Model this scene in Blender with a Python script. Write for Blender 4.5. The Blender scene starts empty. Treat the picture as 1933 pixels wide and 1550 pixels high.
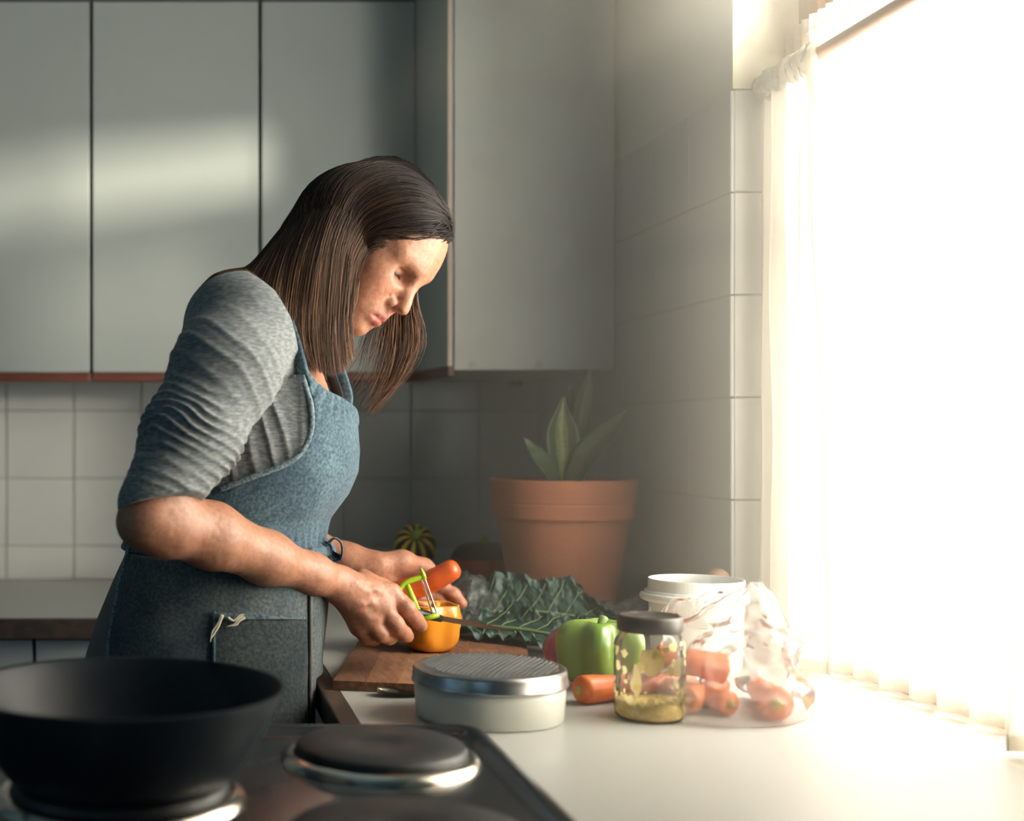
import bpy, bmesh, math, random
import numpy as np
from mathutils import Vector, Matrix, noise as mnoise

# ------------------------------------------------------------------ camera, world, lights
F, CX, CY, ZC = 2426.0, 340.0, 825.0, 1.217      # focal length in pixels, principal point, eye height
sc = bpy.context.scene
COL = sc.collection
cam_d = bpy.data.cameras.new('camera'); cam = bpy.data.objects.new('camera', cam_d); COL.objects.link(cam)
cam.location = (0, 0, ZC); cam.rotation_euler = (math.pi/2, 0, 0)
cam_d.sensor_fit = 'HORIZONTAL'; cam_d.sensor_width = 36.0; cam_d.lens = F/1933*36
cam_d.shift_x = (966.5-CX)/1933; cam_d.shift_y = (CY-775)/1933
cam_d.clip_start = .02
cam_d.dof.use_dof = True; cam_d.dof.focus_distance = 1.70; cam_d.dof.aperture_fstop = 2.9
sc.camera = cam

world = bpy.data.worlds.new('sky'); sc.world = world; world.use_nodes = True
wn = world.node_tree.nodes; bg = wn['Background']
bg.inputs[0].default_value = (.42, .74, 1.0, 1); bg.inputs[1].default_value = .5

def lamp(name, kind, energy, color, loc=(0, 0, 0), direction=(0, 0, -1)):
    d = bpy.data.lights.new(name, kind); d.energy = energy; d.color = color
    o = bpy.data.objects.new(name, d); COL.objects.link(o)
    o.location = loc; o.rotation_euler = Vector(direction).to_track_quat('-Z', 'Y').to_euler()
    return o
sun = lamp('sun', 'SUN', 9.0, (1.0, .90, .66), (4, -1, 2.2), (-.66, .75, -.085)); sun.data.angle = math.radians(5)
# hazy daylight that fills the window opening from outside
day = lamp('window_daylight', 'AREA', 270.0, (1.0, .94, .80), (1.40, 1.25, 1.45), (-1, .25, -.22))
day.data.shape = 'RECTANGLE'; day.data.size = 1.3; day.data.size_y = 1.5

vs = sc.view_settings
vs.view_transform = 'Standard'; vs.look = 'None'; vs.gamma = 1.0; vs.use_curve_mapping = False
vs.exposure = -0.12
sc.cycles.use_denoising = True
sc.cycles.max_bounces = 6; sc.cycles.transparent_max_bounces = 24
sc.cycles.caustics_reflective = False; sc.cycles.caustics_refractive = False
sc.cycles.sample_clamp_indirect = 6.0

rng = random.Random(7)

# ------------------------------------------------------------------ helpers
def P(px, py, y):
    """photo pixel + real depth (metres from the camera) -> point in the room"""
    return Vector(((px-CX)*y/F, y, ZC-(py-CY)*y/F))

def mat(name, color, rough=.5, metal=0.0, spec=.5, bump=None, vary=None, coat=0.0, trans=0.0, sheen=0.0, sss=0.0, scale=(1, 1, 1), detail=4):
    """principled material; vary = (noise scale, second colour, low, high); bump = (noise scale, strength)"""
    m = bpy.data.materials.new(name); m.use_nodes = True
    nt = m.node_tree; b = nt.nodes['Principled BSDF']; L = nt.links
    b.inputs['Base Color'].default_value = (*color, 1); b.inputs['Roughness'].default_value = rough
    b.inputs['Metallic'].default_value = metal; b.inputs['Specular IOR Level'].default_value = spec
    b.inputs['Coat Weight'].default_value = coat; b.inputs['Transmission Weight'].default_value = trans
    b.inputs['Sheen Weight'].default_value = sheen
    if sss:
        b.inputs['Subsurface Weight'].default_value = sss
        b.inputs['Subsurface Radius'].default_value = (.012, .005, .003); b.inputs['Subsurface Scale'].default_value = 1.0
    if vary or bump:
        tc = nt.nodes.new('ShaderNodeTexCoord'); mp = nt.nodes.new('ShaderNodeMapping')
        mp.inputs['Scale'].default_value = scale; L.new(tc.outputs['Object'], mp.inputs['Vector'])
    if vary:
        n = nt.nodes.new('ShaderNodeTexNoise'); n.inputs['Scale'].default_value = vary[0]; n.inputs['Detail'].default_value = detail
        L.new(mp.outputs[0], n.inputs['Vector'])
        r = nt.nodes.new('ShaderNodeValToRGB'); r.color_ramp.elements[0].position = vary[2]; r.color_ramp.elements[1].position = vary[3]
        r.color_ramp.elements[0].color = (*color, 1); r.color_ramp.elements[1].color = (*vary[1], 1)
        L.new(n.outputs['Fac'], r.inputs['Fac']); L.new(r.outputs['Color'], b.inputs['Base Color'])
    if bump:
        n = nt.nodes.new('ShaderNodeTexNoise'); n.inputs['Scale'].default_value = bump[0]; n.inputs['Detail'].default_value = 3
        L.new(mp.outputs[0], n.inputs['Vector'])
        bp = nt.nodes.new('ShaderNodeBump'); bp.inputs['Strength'].default_value = bump[1]; bp.inputs['Distance'].default_value = .002
        L.new(n.outputs['Fac'], bp.inputs['Height']); L.new(bp.outputs['Normal'], b.inputs['Normal'])
    return m

def sheer(name, color, transparent, translucent, gloss=0.0, rough=.15):
    """thin cloth or film: part see-through, part glowing, part diffuse"""
    m = bpy.data.materials.new(name); m.use_nodes = True; nt = m.node_tree; L = nt.links
    for n in list(nt.nodes):
        if n.type == 'BSDF_PRINCIPLED': nt.nodes.remove(n)
    out = next(n for n in nt.nodes if n.type == 'OUTPUT_MATERIAL')
    tr = nt.nodes.new('ShaderNodeBsdfTransparent'); tl = nt.nodes.new('ShaderNodeBsdfTranslucent'); df = nt.nodes.new('ShaderNodeBsdfDiffuse')
    tl.inputs[0].default_value = (*color, 1); df.inputs[0].default_value = (*color, 1)
    m1 = nt.nodes.new('ShaderNodeMixShader'); m1.inputs[0].default_value = translucent
    L.new(df.outputs[0], m1.inputs[1]); L.new(tl.outputs[0], m1.inputs[2])
    m2 = nt.nodes.new('ShaderNodeMixShader'); m2.inputs[0].default_value = transparent
    L.new(m1.outputs[0], m2.inputs[1]); L.new(tr.outputs[0], m2.inputs[2])
    last = m2
    if gloss:
        g = nt.nodes.new('ShaderNodeBsdfGlossy'); g.inputs['Roughness'].default_value = rough
        m3 = nt.nodes.new('ShaderNodeMixShader')
        lw = nt.nodes.new('ShaderNodeLayerWeight'); lw.inputs['Blend'].default_value = gloss
        L.new(lw.outputs['Fresnel'], m3.inputs[0]); L.new(m2.outputs[0], m3.inputs[1]); L.new(g.outputs[0], m3.inputs[2]); last = m3
    L.new(last.outputs[0], out.inputs['Surface'])
    return m

def tag(o, label=None, cat=None, group=None, kind=None):
    if label: o['label'] = label
    if cat: o['category'] = cat
    if group: o['group'] = group
    if kind: o['kind'] = kind
    return o

def put(o, parent=None):
    COL.objects.link(o)
    if parent is not None:
        o.parent = parent
        o.matrix_parent_inverse = Matrix.Translation(-parent.location)   # children are modelled in room coordinates
    return o

def obj(name, bm, m, parent=None, smooth=False, bevel=0.0, seg=2, sub=0, angle=None):
    me = bpy.data.meshes.new(name); bm.normal_update(); bm.to_mesh(me); bm.free()
    return obm(name, me, m, parent, smooth, bevel, seg, sub)

def obm(name, me, m, parent=None, smooth=False, bevel=0.0, seg=2, sub=0):
    if m is not None and not me.materials: me.materials.append(m)
    if smooth: me.polygons.foreach_set('use_smooth', [True]*len(me.polygons))
    o = bpy.data.objects.new(name, me); put(o, parent)
    if bevel:
        b = o.modifiers.new('bevel', 'BEVEL'); b.width = bevel; b.segments = seg; b.limit_method = 'ANGLE'
    if sub:
        s = o.modifiers.new('sub', 'SUBSURF'); s.levels = sub; s.render_levels = sub
    return o

def empty(name, loc, label=None, cat=None, group=None, kind=None):
    o = bpy.data.objects.new(name, None); o.location = loc; o.empty_display_size = .02; COL.objects.link(o)
    return tag(o, label, cat, group, kind)

def box(bm, x0, x1, y0, y1, z0, z1):
    v = [bm.verts.new(p) for p in ((x0, y0, z0), (x1, y0, z0), (x1, y1, z0), (x0, y1, z0), (x0, y0, z1), (x1, y0, z1), (x1, y1, z1), (x0, y1, z1))]
    for f in ((0, 3, 2, 1), (4, 5, 6, 7), (0, 1, 5, 4), (1, 2, 6, 5), (2, 3, 7, 6), (3, 0, 4, 7)):
        bm.faces.new([v[i] for i in f])
def boxes(*bs):
    bm = bmesh.new()
    for b in bs: box(bm, *b)
    return bm

def lathe(bm, prof, n=48, cx=0, cy=0, cz=0, wob=None):
    """profile [(r, z)] turned about z; r = 0 ends are closed to a point"""
    rings = []
    for r, z in prof:
        if r <= 1e-6: rings.append([bm.verts.new((cx, cy, cz+z))]); continue
        rings.append([])
        for i in range(n):
            a = 2*math.pi*i/n; rr = r if wob is None else r*wob(a, z)
            rings[-1].append(bm.verts.new((cx+rr*math.cos(a), cy+rr*math.sin(a), cz+z)))
    for A, B in zip(rings, rings[1:]):
        for i in range(n):
            j = (i+1) % n
            if len(A) == 1 and len(B) == 1: continue
            if len(A) == 1: bm.faces.new((A[0], B[j], B[i]))
            elif len(B) == 1: bm.faces.new((A[i], A[j], B[0]))
            else: bm.faces.new((A[i], A[j], B[j], B[i]))

def frames(pts):
    pts = [Vector(p) for p in pts]; out = []; up = None
    for i, p in enumerate(pts):
        t = (pts[min(i+1, len(pts)-1)]-pts[max(i-1, 0)]).normalized()
        if up is None:
            up = Vector((0, 0, 1)) if abs(t.z) < .9 else Vector((0, 1, 0))
        s = t.cross(up).normalized(); up = s.cross(t).normalized(); out.append((p, s, up, t))
    return out

def tube(bm, pts, rad, n=10, flat=1.0, caps=True):
    """round or flattened bar along points; rad a number or a list; closed ends"""
    rings = []
    fr = frames(pts)
    for k, (p, s, u, t) in enumerate(fr):
        r = rad[k] if isinstance(rad, (list, tuple)) else rad
        rings.append([bm.verts.new(p + s*math.cos(2*math.pi*i/n)*r + u*math.sin(2*math.pi*i/n)*r*flat) for i in range(n)])
    for A, B in zip(rings, rings[1:]):
        for i in range(n):
            j = (i+1) % n; bm.faces.new((A[i], A[j], B[j], B[i]))
    if caps:
        bm.faces.new(list(reversed(rings[0]))); bm.faces.new(rings[-1])

def spline(pts, n):
    """Catmull-Rom through points -> n points"""
    pts = [Vector(p) for p in pts]; m = len(pts)-1; out = []
    for k in range(n):
        u = k/(n-1)*m; i = min(int(u), m-1); t = u-i
        p0, p1, p2, p3 = pts[max(i-1, 0)], pts[i], pts[i+1], pts[min(i+2, m)]
        out.append(.5*((2*p1)+(p2-p0)*t+(2*p0-5*p1+4*p2-p3)*t*t+(3*p1-p0-3*p2+p3)*t*t*t))
    return out

def grid(bm, fn, nu, nv, close_u=False):
    V = [[bm.verts.new(fn(i/(nu if close_u else nu-1), j/(nv-1))) for j in range(nv)] for i in range(nu)]
    for i in range(nu if close_u else nu-1):
        for j in range(nv-1):
            k = (i+1) % nu
            bm.faces.new((V[i][j], V[k][j], V[k][j+1], V[i][j+1]))
    return V

def solid(bm, t):
    bmesh.ops.solidify(bm, geom=bm.faces[:], thickness=t)

def nz(x, y, z=0.0, s=1.0): return mnoise.noise(Vector((x*s, y*s, z*s)))
def lerp(a, b, t): return a+(b-a)*t
def sstep(a, b, x):
    t = min(1, max(0, (x-a)/(b-a))); return t*t*(3-2*t)

# ------------------------------------------------------------------ materials of the room
XR, YB, YW = .805, 2.858, 1.878        # window wall, back wall, far edge of the window opening
ZT = .90                               # worktop height
M_tile = mat('glazed_tile', (.52, .52, .50), .22, bump=(6, .08), vary=(3, (.47, .47, .455), .35, .7))
M_grout = mat('grout', (.36, .35, .32), .9)
M_plaster = mat('painted_plaster', (.62, .60, .53), .75, bump=(60, .25), vary=(9, (.54, .52, .45), .45, .8))
M_reveal = mat('chalky_plaster', (.74, .71, .56), .85, bump=(90, .5), vary=(30, (.60, .57, .42), .5, .75))
M_wall = mat('cool_bounce_paint', (.12, .21, .27), .8)  # unseen walls, ceiling and floor tinted cool to send blue bounce into the shade
M_ceil = mat('cool_bounce_ceiling', (.22, .31, .36), .9)
M_floor = mat('floor_tile', (.10, .11, .12), .5)
M_door = mat('cabinet_laminate', (.40, .43, .41), .38, bump=(250, .05), vary=(2, (.37, .40, .385), .3, .7))
M_end = mat('cabinet_panel', (.60, .61, .56), .42, vary=(9, (.55, .54, .49), .45, .75))
M_carc = mat('cabinet_inside', (.10, .10, .10), .8)
M_edge = mat('pale_edge_strip', (.68, .57, .46), .5)
M_rwood = mat('red_brown_wood', (.16, .045, .025), .45, vary=(12, (.09, .025, .015), .35, .7), scale=(1, 6, 6))
M_dwood = mat('dark_wood_edge', (.055, .036, .028), .5, vary=(10, (.10, .065, .045), .4, .75), scale=(6, 1, 8))
M_top = mat('worktop_laminate', (.52, .515, .485), .38, bump=(400, .02))
M_base = mat('base_cabinet_laminate', (.40, .43, .43), .5)
M_fwood = mat('window_wood', (.34, .15, .045), .5, vary=(14, (.62, .36, .13), .42, .7), scale=(5, 5, 1), bump=(80, .5))
M_sill = mat('sill_paint', (.78, .76, .70), .45)
M_glass = sheer('window_glass', (1, 1, 1), .97, .5, gloss=.08, rough=.02)
M_cap = mat('screw_cap', (.52, .51, .46), .4)

# ------------------------------------------------------------------ the room
tag(obj('floor', boxes((-2.3, 1.06, -1.7, 2.95, -.05, 0)), M_floor), 'dark kitchen floor', kind='structure')
tag(obj('ceiling', boxes((-2.3, 1.06, -1.7, 2.95, 2.55, 2.65)), M_ceil), 'kitchen ceiling tinted blue for cool bounce light', kind='structure')
wall_back = tag(obj('wall_back', boxes((-2.3, 1.06, YB+.006, 2.95, 0, 2.55)), M_plaster), 'back wall with tiled splashback', kind='structure')
tag(obj('wall_left', boxes((-2.4, -2.3, -1.7, -.3, 0, 2.55), (-2.4, -2.3, .9, 2.95, 0, 2.55), (-2.4, -2.3, -.3, .9, 0, .8), (-2.4, -2.3, -.3, .9, 1.9, 2.55)), M_wall), 'left wall with a second window opening', kind='structure')
# rear wall behind the photographer with an unseen doorway added to let in cool fill
tag(obj('wall_rear', boxes((-2.3, -1.75, -1.8, -1.7, 0, 2.55), (-.55, 1.06, -1.8, -1.7, 0, 2.55), (-1.75, -.55, -1.8, -1.7, 2.1, 2.55)), M_wall), 'rear wall with an unseen doorway added for cool fill light', kind='structure')
Y0W, ZTW, XO = .80, 1.99, 1.055          # near edge and top of window opening, outer face of wall
wall_right = tag(obj('wall_right', boxes((XR+.008, XO, YW+.008, YB+.006, 0, 2.55), (XR+.008, XO, -1.7, Y0W, 0, 2.55),
                 (XR+.008, XO, Y0W, YW+.008, ZTW, 2.55), (XR+.008, XO, Y0W, YW+.008, 0, .885)), M_plaster), 'window wall of cream plaster above white tiles', kind='structure')
obj('plaster_reveal', boxes((XR+.004, XO-.1, YW+.003, YW+.010, 1.727, ZTW)), M_reveal, wall_right)

# glazed tiles, each its own piece, joints recessed
G = .0022
tile_mesh = {}
def tile(parent, axis, a, b, z0, z1, front):
    """axis 'y': tile on a wall facing the camera, a..b along x; axis 'x': on the window wall, a..b along y"""
    w, h = b-a-G, z1-z0-G
    key = (axis, round(w, 4), round(h, 4))
    if key not in tile_mesh:
        bm = bmesh.new()
        if axis == 'y': box(bm, -w/2, w/2, 0, .006, -h/2, h/2)
        else: box(bm, 0, .006, -w/2, w/2, -h/2, h/2)
        bmesh.ops.bevel(bm, geom=bm.edges[:], offset=.0012, segments=1, affect='EDGES')
        me = bpy.data.meshes.new('tile'); bm.to_mesh(me); bm.free(); me.materials.append(M_tile); tile_mesh[key] = me
    o = bpy.data.objects.new('tile', tile_mesh[key])
    j = rng.uniform(-.0004, .0004)
    c = (a+b)/2
    o.location = (c, front+j, (z0+z1)/2) if axis == 'y' else (front+j, c, (z0+z1)/2)
    o.rotation_euler = (rng.uniform(-.004, .004), rng.uniform(-.003, .003), rng.uniform(-.004, .004))
    COL.objects.link(o); o.parent = parent
ZL = [.90, .975, 1.125, 1.275, 1.425, 1.575, 1.725]
xl = [-2.1863+.15*k for k in range(20)]; xl = [x for x in xl if x < XR-.03]+[XR-.006]
for a, b in zip(xl, xl[1:]):
    for z0, z1 in zip(ZL[:4], ZL[1:5]): tile(wall_back, 'y', a, b, z0, z1, YB)
yl = [YW]+[1.884+.15*k for k in range(1, 7)]+[YB-.002]
for a, b in zip(yl, yl[1:]):
    for z0, z1 in zip(ZL, ZL[1:]): tile(wall_right, 'x', a, b, z0, z1, XR)
for z0, z1 in zip(ZL, ZL[1:]): tile(wall_right, 'y', XR+.004, XR+.098, z0, z1, YW)
obj('grout_bed', boxes((-2.1863, XR-.005, YB+.004, YB+.0061, .9, 1.4245)), M_grout, wall_back)
obj('grout_bed', boxes((XR+.006, XR+.0081, YW+.002, YB, .9, 1.7245)), M_grout, wall_right)
obj('grout_bed', boxes((XR+.006, XR+.098, YW+.005, YW+.0081, .9, 1.7245)), M_grout, wall_right)

# window: wooden frame, mullions, panes
win = empty('window_1', (.93, 1.1, .9), 'wooden kitchen window behind sheer curtains', kind='structure')
fx0, fx1 = .905, .955
obj('jamb', boxes((fx0, fx1, YW-.055, YW+.004, .90, ZTW)), M_fwood, win, bevel=.003)
obj('jamb', boxes((fx0, fx1, Y0W, Y0W+.055, .90, ZTW)), M_fwood, win, bevel=.003)
obj('head_rail', boxes((fx0, fx1, Y0W, YW, ZTW-.055, ZTW)), M_fwood, win, bevel=.003)
obj('bottom_rail', boxes((fx0, fx1, Y0W, YW, .888, .928)), M_fwood, win, bevel=.003)
obj('transom', boxes((fx0+.012, fx1, Y0W, YW, 1.49, 1.520)), M_fwood, win, bevel=.003)
obj('casement_stile', boxes((fx0+.01, fx1+.02, YW-.105, YW-.057, .925, ZTW-.055)), M_fwood, win, bevel=.004)
for ym in (1.16,): obj('mullion', boxes((fx0+.012, fx1, ym-.02, ym+.02, .928, ZTW-.055)), M_fwood, win, bevel=.003)
obj('glazing_bar', boxes((fx0+.02, fx1-.01, Y0W+.05, YW-.055, 1.018, 1.036)), M_fwood, win, bevel=.002)
ys = [Y0W+.055, 1.14, 1.18, YW-.105]
for a, b in ((ys[0], ys[1]), (ys[2], ys[3])):
    for z0, z1 in ((.93, 1.488), (1.522, ZTW-.057)):
        obj('pane', boxes((.932, .935, a, b, z0, z1)), M_glass, win)
obj('window_sill', boxes((XR+.002, fx0, Y0W, YW+.003, .885, .897)), M_sill, win, bevel=.003)

# ------------------------------------------------------------------ wall cabinets
def wall_cabinet(x0, x1, label, front=2.600, zb=1.348, zt=2.098):
    t = empty('wall_cabinet', ((x0+x1)/2, front, zb), label, 'cabinet', 'wall cabinets on the back wall')
    obj('body', boxes((x0+.001, x1-.001, front+.021, YB-.004, zb+.004, zt+.10)), M_carc, t)
    obj('door', boxes((x0+.0035, x1-.0035, front, front+.019, zb, zt)), M_door, t, bevel=.0015)
    obj('wood_strip', boxes((x0+.002, x1-.002, front+.004, front+.03, 1.3295, zb+.002)), M_rwood, t, bevel=.002)
    obj('bottom_panel', boxes((x0+.002, x1-.002, front+.03, YB-.004, 1.338, 1.349)), M_door, t)
    return t
def XC(px): return (px-CX)*2.600/F
wall_cabinet(XC(172)-.342, XC(172), 'pale grey wall cabinet door at the far left edge')
wall_cabinet(XC(172)-.684, XC(172)-.342, 'pale grey wall cabinet beyond the left edge of the picture')
wall_cabinet(XC(172), XC(491), 'pale grey wall cabinet crossed by sunlight left of the woman')
wall_cabinet(XC(491), XC(783)+.004, 'pale grey wall cabinet right behind the head of the woman')
YE = 2.374                                # face of the end panel
t = empty('wall_cabinet', (.65, YE, 1.341), 'tall wall cabinet with blank end panel and screw caps above the plant', 'cabinet')
obj('end_panel', boxes((.5065, XR-.003, YE, YE+.018, 1.341, 2.30)), M_end, t, bevel=.0012)
obj('body', boxes((.507, XR-.003, YE+.018, YB-.004, 1.346, 2.30)), M_carc, t)
obj('bottom_panel', boxes((.507, XR-.003, YE+.018, YB-.004, 1.341, 1.347)), M_end, t)
bm = bmesh.new()                          # its door faces left and runs back to the inner corner
for z in (1.348, 2.30):
    for p in ((.494, YE+.002), (.503, YE+.002), (.4855, 2.598), (.476, 2.598)): bm.verts.new((p[0], p[1], z))
bm.verts.ensure_lookup_table(); V = bm.verts
for f in ((3, 2, 1, 0), (4, 5, 6, 7), (0, 1, 5, 4), (1, 2, 6, 5), (2, 3, 7, 6), (3, 0, 4, 7)): bm.faces.new([V[i] for i in f])
obj('door', bm, M_door, t, bevel=.001)
obj('door_edge', boxes((.4945, .5035, YE-.001, YE+.0015, 1.348, 2.30)), M_edge, t)
bm = bmesh.new()
for z in (1.3295, 1.3475):
    for p in ((.496, YE), (.5065, YE), (.488, 2.602), (.472, 2.602)): bm.verts.new((p[0], p[1], z))
bm.verts.ensure_lookup_table(); V = bm.verts
for f in ((3, 2, 1, 0), (4, 5, 6, 7), (0, 1, 5, 4), (1, 2, 6, 5), (2, 3, 7, 6), (3, 0, 4, 7)): bm.faces.new([V[i] for i in f])
obj('wood_strip', bm, M_rwood, t)
for px in (892, 1017, 1140):
    c = P(px, 688, YE); bm = bmesh.new()
    tube(bm, [c+Vector((0, .002, 0)), c+Vector((0, -.002, 0)), c+Vector((0, -.0026, 0))], [.0066, .0066, .0050], 16)
    obj('screw_cap', bm, M_cap, t, smooth=False)
t = empty('cup_hook', P(975, 722, 2.848), 'small dark hook on the tiles under the end cabinet', 'hook')
c = P(975, 722, 2.85); bm = bmesh.new(); tube(bm, [c+Vector((0, .006, .0)), c+Vector((0, -.004, 0)), c+Vector((0, -.007, 0))], [.013, .013, .007], 14, flat=.6); obj('plate', bm, M_carc, t)
bm = bmesh.new(); tube(bm, [c+Vector((0, -.006, 0)), c+Vector((0, -.02, -.004)), c+Vector((0, -.026, .004)), c+Vector((0, -.024, .012))], .003, 8); obj('hook', bm, M_carc, t)

# ------------------------------------------------------------------ worktop and base cabinets
XE, YF = .176, 2.23                      # kitchen-side edges of the two worktop runs
HX, HY0, HY1 = .318, .72, 1.367          # cooker: right side, near and far edge
wt = empty('worktop', (.5, 2.0, ZT), 'white laminate corner worktop with dark wooden edging', 'worktop')
obj('top', boxes((XE+.024, XR-.002, HY1+.004, YB-.002, ZT-.034, ZT), (HX+.003, XR-.002, -.2, HY1+.004, ZT-.034, ZT), (-2.2, XE+.024, YF+.02, YB-.002, ZT-.034, ZT)), M_top, wt)
obj('edge_strip', boxes((XE, XE+.0235, HY1+.004, YF+.0195, ZT-.036, ZT+.0005)), M_dwood, wt, bevel=.002)
obj('edge_strip', boxes((-2.2, XE-.0005, YF, YF+.0195, ZT-.034, ZT+.0005)), M_dwood, wt, bevel=.002)
def base_cabinet(label, x0, x1, y0, y1, face):
    t = empty('base_cabinet', ((x0+x1)/2, (y0+y1)/2, 0), label, 'cabinet', 'base cabinets under the worktop')
    if face == 'front':
        obj('body', boxes((x0, x1, y0+.021, y1, .1, ZT-.036)), M_carc, t); obj('door', boxes((x0+.003, x1-.003, y0, y0+.019, .12, ZT-.040)), M_base, t, bevel=.001)
        obj('plinth', boxes((x0, x1, y0+.06, y0+.08, 0, .1)), M_carc, t); obj('handle', boxes(((x0+x1)/2-.05, (x0+x1)/2+.05, y0-.018, y0-.010, .78, .79), ((x0+x1)/2-.05, (x0+x1)/2-.042, y0-.012, y0+.002, .78, .79), ((x0+x1)/2+.042, (x0+x1)/2+.05, y0-.012, y0+.002, .78, .79)), M_cap, t)
    else:
        obj('body', boxes((x0+.021, x1, y0, y1, .1, ZT-.036)), M_carc, t); obj('door', boxes((x0, x0+.019, y0+.003, y1-.003, .12, ZT-.040)), M_base, t, bevel=.001)
        obj('plinth', boxes((x0+.06, x0+.08, y0, y1, 0, .1)), M_carc, t)
bx = (63-CX)*2.25/F
for x0, x1, w in ((bx-.5, bx, 'at the far left'), (bx, XE+.02, 'behind the woman')):
    base_cabinet(f'grey base cabinet under the back worktop {w}', x0, x1, YF+.03, YB-.004, 'front')
for y0, y1, w in ((HY1+.006, 1.81, 'beside the cooker'), (1.812, YF+.028, 'nearest the corner')):
    base_cabinet(f'grey base cabinet under the window worktop {w}', XE+.03, XR-.004, y0, y1, 'side')
base_cabinet('grey base cabinet in the inner corner under the worktop', XE+.03, XR-.004, YF+.03, YB-.004, 'side')
base_cabinet('grey base cabinet between the cooker and the window wall', HX+.006, XR-.004, -.19, HY1-.004, 'front')

# ------------------------------------------------------------------ curtains and rod
M_net = sheer('net_curtain', (.97, .95, .90), .25, .66)
M_cur = sheer('white_curtain', (.95, .92, .85), .12, .62)
M_hem = sheer('curtain_hem', (.86, .80, .70), .04, .35)
M_rod = mat('rod_wood', (.42, .20, .11), .45, vary=(20, (.30, .13, .07), .4, .7), scale=(4, 1, 4))
RX, RZ = .851, 1.728
rod = empty('curtain_rod', (RX, 1.0, RZ), 'round wooden curtain rod across the top of the window', 'curtain rod')
bm = bmesh.new(); tube(bm, [(RX, YW-.001, RZ), (RX, Y0W+.002, RZ)], .0088, 16); obj('pole', bm, M_rod, rod, smooth=True)
for yy in (YW-.006, Y0W+.006):
    bm = bmesh.new(); tube(bm, [(RX, yy-.004, RZ), (RX, yy+.004, RZ)], .017, 16); obj('socket', bm, M_rod, rod)

def curtain_panel(name, y0, y1, x, z0, z1, pleats, amp, m, label, group, seed, hem=True, tilt=None):
    t = empty(name, (x, (y0+y1)/2, z0), label, 'curtain', group)
    def fn(u, v):
        z = lerp(z0, z1, v)
        a = amp*(.65+.35*(1-v)); yy = lerp(y0, y1, u)
        if tilt: yy = tilt(u, v, yy)
        ph = u*pleats*2*math.pi
        dx = a*math.sin(ph+.5*math.sin(3*v+seed)+1.2*nz(u*3, v*.7, seed))+.35*a*math.sin(2.3*ph+seed)+.004*nz(u*9, v*4, seed+3)
        return Vector((x+dx, yy+.35*a*math.sin(ph*1.7+seed), z))
    bm = bmesh.new(); grid(bm, fn, max(40, int(pleats*14)), 40); obj('cloth', bm, m, t, smooth=True)
    if hem:
        bm = bmesh.new(); grid(bm, lambda u, v: fn(u, v*.02)+Vector((-.0012, 0, 0)), max(40, int(pleats*14)), 3); obj('hem', bm, M_hem, t, smooth=True)
    return t, fn
# front curtain gathered at the far end of the rod
def tl(u, v, yy):
    return lerp(yy, lerp(1.735, YW-.012, u), .55*sstep(.3, 1, v)*(1-u))
t, fn = curtain_panel('window_curtain', 1.700, YW-.010, RX-.002, .902, 1.712, 4.2, .014, M_cur, 'white curtain panel bunched at the tiled end of the window', 'white curtains', 1.3, tilt=tl)
bm = bmesh.new(); tube(bm, [fn(0, v/24)+Vector((-.002, -.001, 0)) for v in range(25)], .0022, 6); obj('side_hem', bm, M_hem, t, smooth=True)
bm = bmesh.new()                          # heading scrunched around the rod
n = 70; pts = [(RX, lerp(YW-.012, 1.706, i/(n-1)), RZ) for i in range(n)]
fr = [[bm.verts.new((RX+(r := .0125+.010*abs(nz(i*.31, k*.45, 2))+.006*math.sin(i*1.3+2*nz(i*.2, k*.3)))*math.cos(a), pts[i][1]+.004*math.sin(a*2+i), RZ-.004+r*1.15*math.sin(a))) for k in range(18) for a in [2*math.pi*k/18]] for i in range(n)]
for A, B in zip(fr, fr[1:]):
    for k in range(18): bm.faces.new((A[k], A[(k+1) % 18], B[(k+1) % 18], B[k]))
obj('gathered_heading', bm, M_cur, t, smooth=True)
bm = bmesh.new(); tube(bm, [(RX-.012, 1.712, RZ+.012), (RX-.014, 1.702, RZ-.02), (RX-.010, 1.700, RZ-.05), (RX-.006, 1.702, RZ-.075)], [.006, .009, .007, .003], 8); obj('knotted_corner', bm, M_hem, t, smooth=True)
curtain_panel('window_curtain', .83, 1.300, RX-.002, .902, 1.712, 9, .016, M_cur, 'white curtain panel at the right edge of the picture', 'white curtains', 4.1)
# sheer net close to the glass
t, fn = curtain_panel('net_curtain', Y0W+.02, YW-.014, .882, .903, 1.765, 17, .0075, M_net, 'sheer white net curtain stretched across the whole window', None, 2.2)
bm = bmesh.new(); grid(bm, lambda u, v: Vector((.884+.0065*math.sin(u*46*2*math.pi)+.003*nz(u*40, v), lerp(Y0W+.02, YW-.012, u), lerp(1.752, 1.806, v)+.002*nz(u*60, 1, 0))), 420, 5)
obj('ruffled_heading', bm, M_cur, t, smooth=True)
bm = bmesh.new(); tube(bm, [(.8835, YW-.002, 1.786), (.8835, Y0W+.002, 1.786)], .003, 8); obj('wire', bm, M_hem, t)
for v0 in (1.20, 1.47): 
    bm = bmesh.new(); u0 = (v0-Y0W-.02)/(YW-.014-Y0W-.02)
    grid(bm, lambda u, v: fn(u0+u*.010, v)+Vector((-.002, 0, 0)), 4, 40); obj('seam', bm, M_cur, t, smooth=True)

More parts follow.
